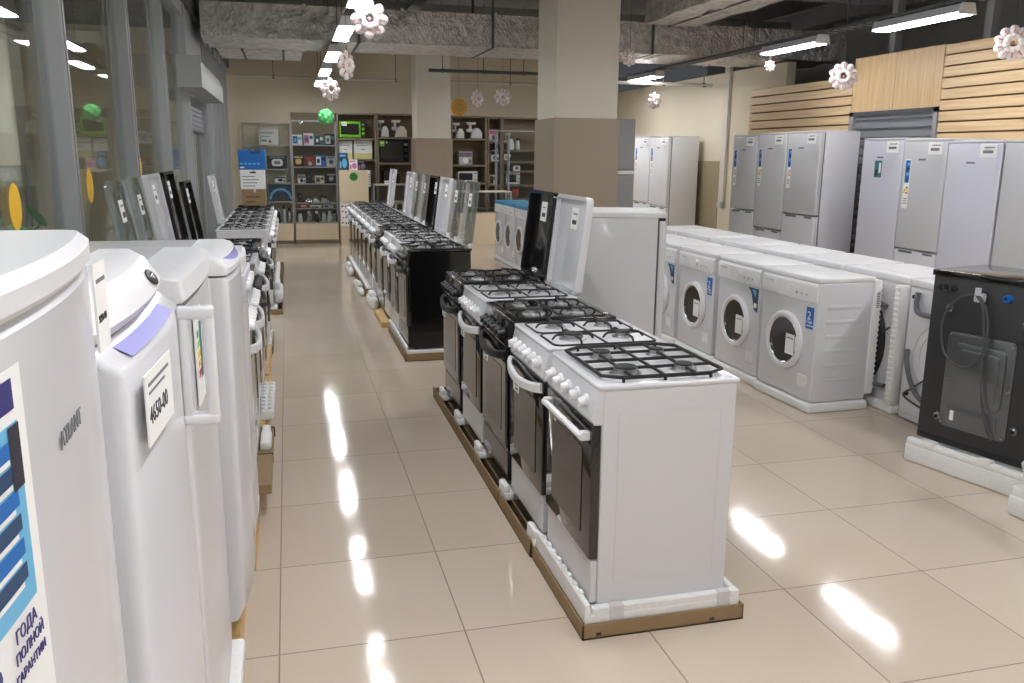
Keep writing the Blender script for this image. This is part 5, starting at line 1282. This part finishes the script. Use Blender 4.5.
def plant(lab, x, y, s):
    t = thing('potted_plant', lab, 'plant', (x, y, 0))
    part(t, 'pot', lambda b: b.lathe([(.13, 0), (.17, .3), (.18, .32), (.15, .32), (.14, .28), (0, .28)], (0, 0, 0), 2, WPLA, 18))
    def lv(b):
        r = random.Random(lab)
        for i in range(46):
            a = r.uniform(0, 2 * PI); h = r.uniform(.4, 1.35) * s; q = r.uniform(.05, .32) * s
            T = Matrix.Rotation(a, 4, 'Z') @ Matrix.Rotation(r.uniform(-.9, .3), 4, 'X')
            b.ell((q * math.cos(a), q * math.sin(a), h), (.035, .11, .012), GRN, T, 8, 4)
        b.tube([(0, 0, .28), (.02, .01, .7 * s), (0, 0, 1.2 * s)], .014, BROWN, 6)
    part(t, 'foliage', lv)
plant('leafy potted plant beyond the glass beside the grey counter', -1.5, 3.05, .92)
plant('taller potted plant deep in the neighbouring hall', -4.3, 6.2, 1.5)
solo('advertising_banner', 'red standing banner beyond the first glass bay', 'banner', lambda b: (b.box((-3.0, .45, .05), (-2.98, 1.1, 2.0), RED, .002, 1), b.box((-3.15, .7, 0), (-2.83, .85, .05), BLKP, .01, 2), b.cyl((-3.02, .78, 0), (-3.02, .78, 2.02), .012, ALU, 8), b.box((-2.979, .55, 1.2), (-2.977, 1.0, 1.5), PAPER)))
def hrack(lab, x, y, ms):
    t = thing('goods_rack', lab, 'shelving', (x, y, 0))
    part(t, 'frame', lambda b: ([b.box((sx, sy, 0), (sx + .025, sy + .025, 1.7), ALUD) for sx in (0, .4) for sy in (0, 1.0)], [b.box((0, 0, z), (.425, 1.025, z + .02), WGREY) for z in (.15, .6, 1.05, 1.5)]))
    r = random.Random(lab)
    for i, z in enumerate((.17, .62, 1.07, 1.52)):
        for j in range(4):
            q = part(None, 'appliance_carton', lambda b: b.box((0, 0, 0), (.25, .17, .18 + .06 * ((i + j) % 3)), ms[(i + j) % len(ms)], .004, 1), None, (x + .1, y + .06 + j * .24, z + .001))
            q['label'] = 'small %s carton on the %s level of the %s' % (('white', 'blue', 'red', 'yellow', 'teal')[(PAPER, BLUE, RED, YELL, TEAL).index(ms[(i + j) % len(ms)])], ('bottom', 'second', 'third', 'top')[i], lab.replace('metal ', ''))
            q['category'] = 'carton'; q['group'] = 'cartons in the neighbouring hall'
hrack('metal goods rack beyond the grey counter', -3.6, 1.1, (PAPER, RED, BLUE, TEAL))
hrack('metal goods rack deep behind the white lid', -4.6, 4.3, (YELL, PAPER, TEAL, BLUE))
# ------------------------------------------------------------------ world and view
w = bpy.data.worlds.new('world'); SC.world = w; w.use_nodes = True
w.node_tree.nodes['Background'].inputs[0].default_value = rgb(200, 205, 212); w.node_tree.nodes['Background'].inputs[1].default_value = 0.1
SC.view_settings.view_transform = 'Standard'; SC.view_settings.look = 'None'
SC.view_settings.gamma = 1.0; SC.view_settings.use_curve_mapping = False
SC.view_settings.exposure = 0.05
SC.cycles.max_bounces = 10; SC.cycles.diffuse_bounces = 5; SC.cycles.transparent_max_bounces = 24
SC.cycles.use_denoising = True
SC.cycles.sample_clamp_indirect = 8.0
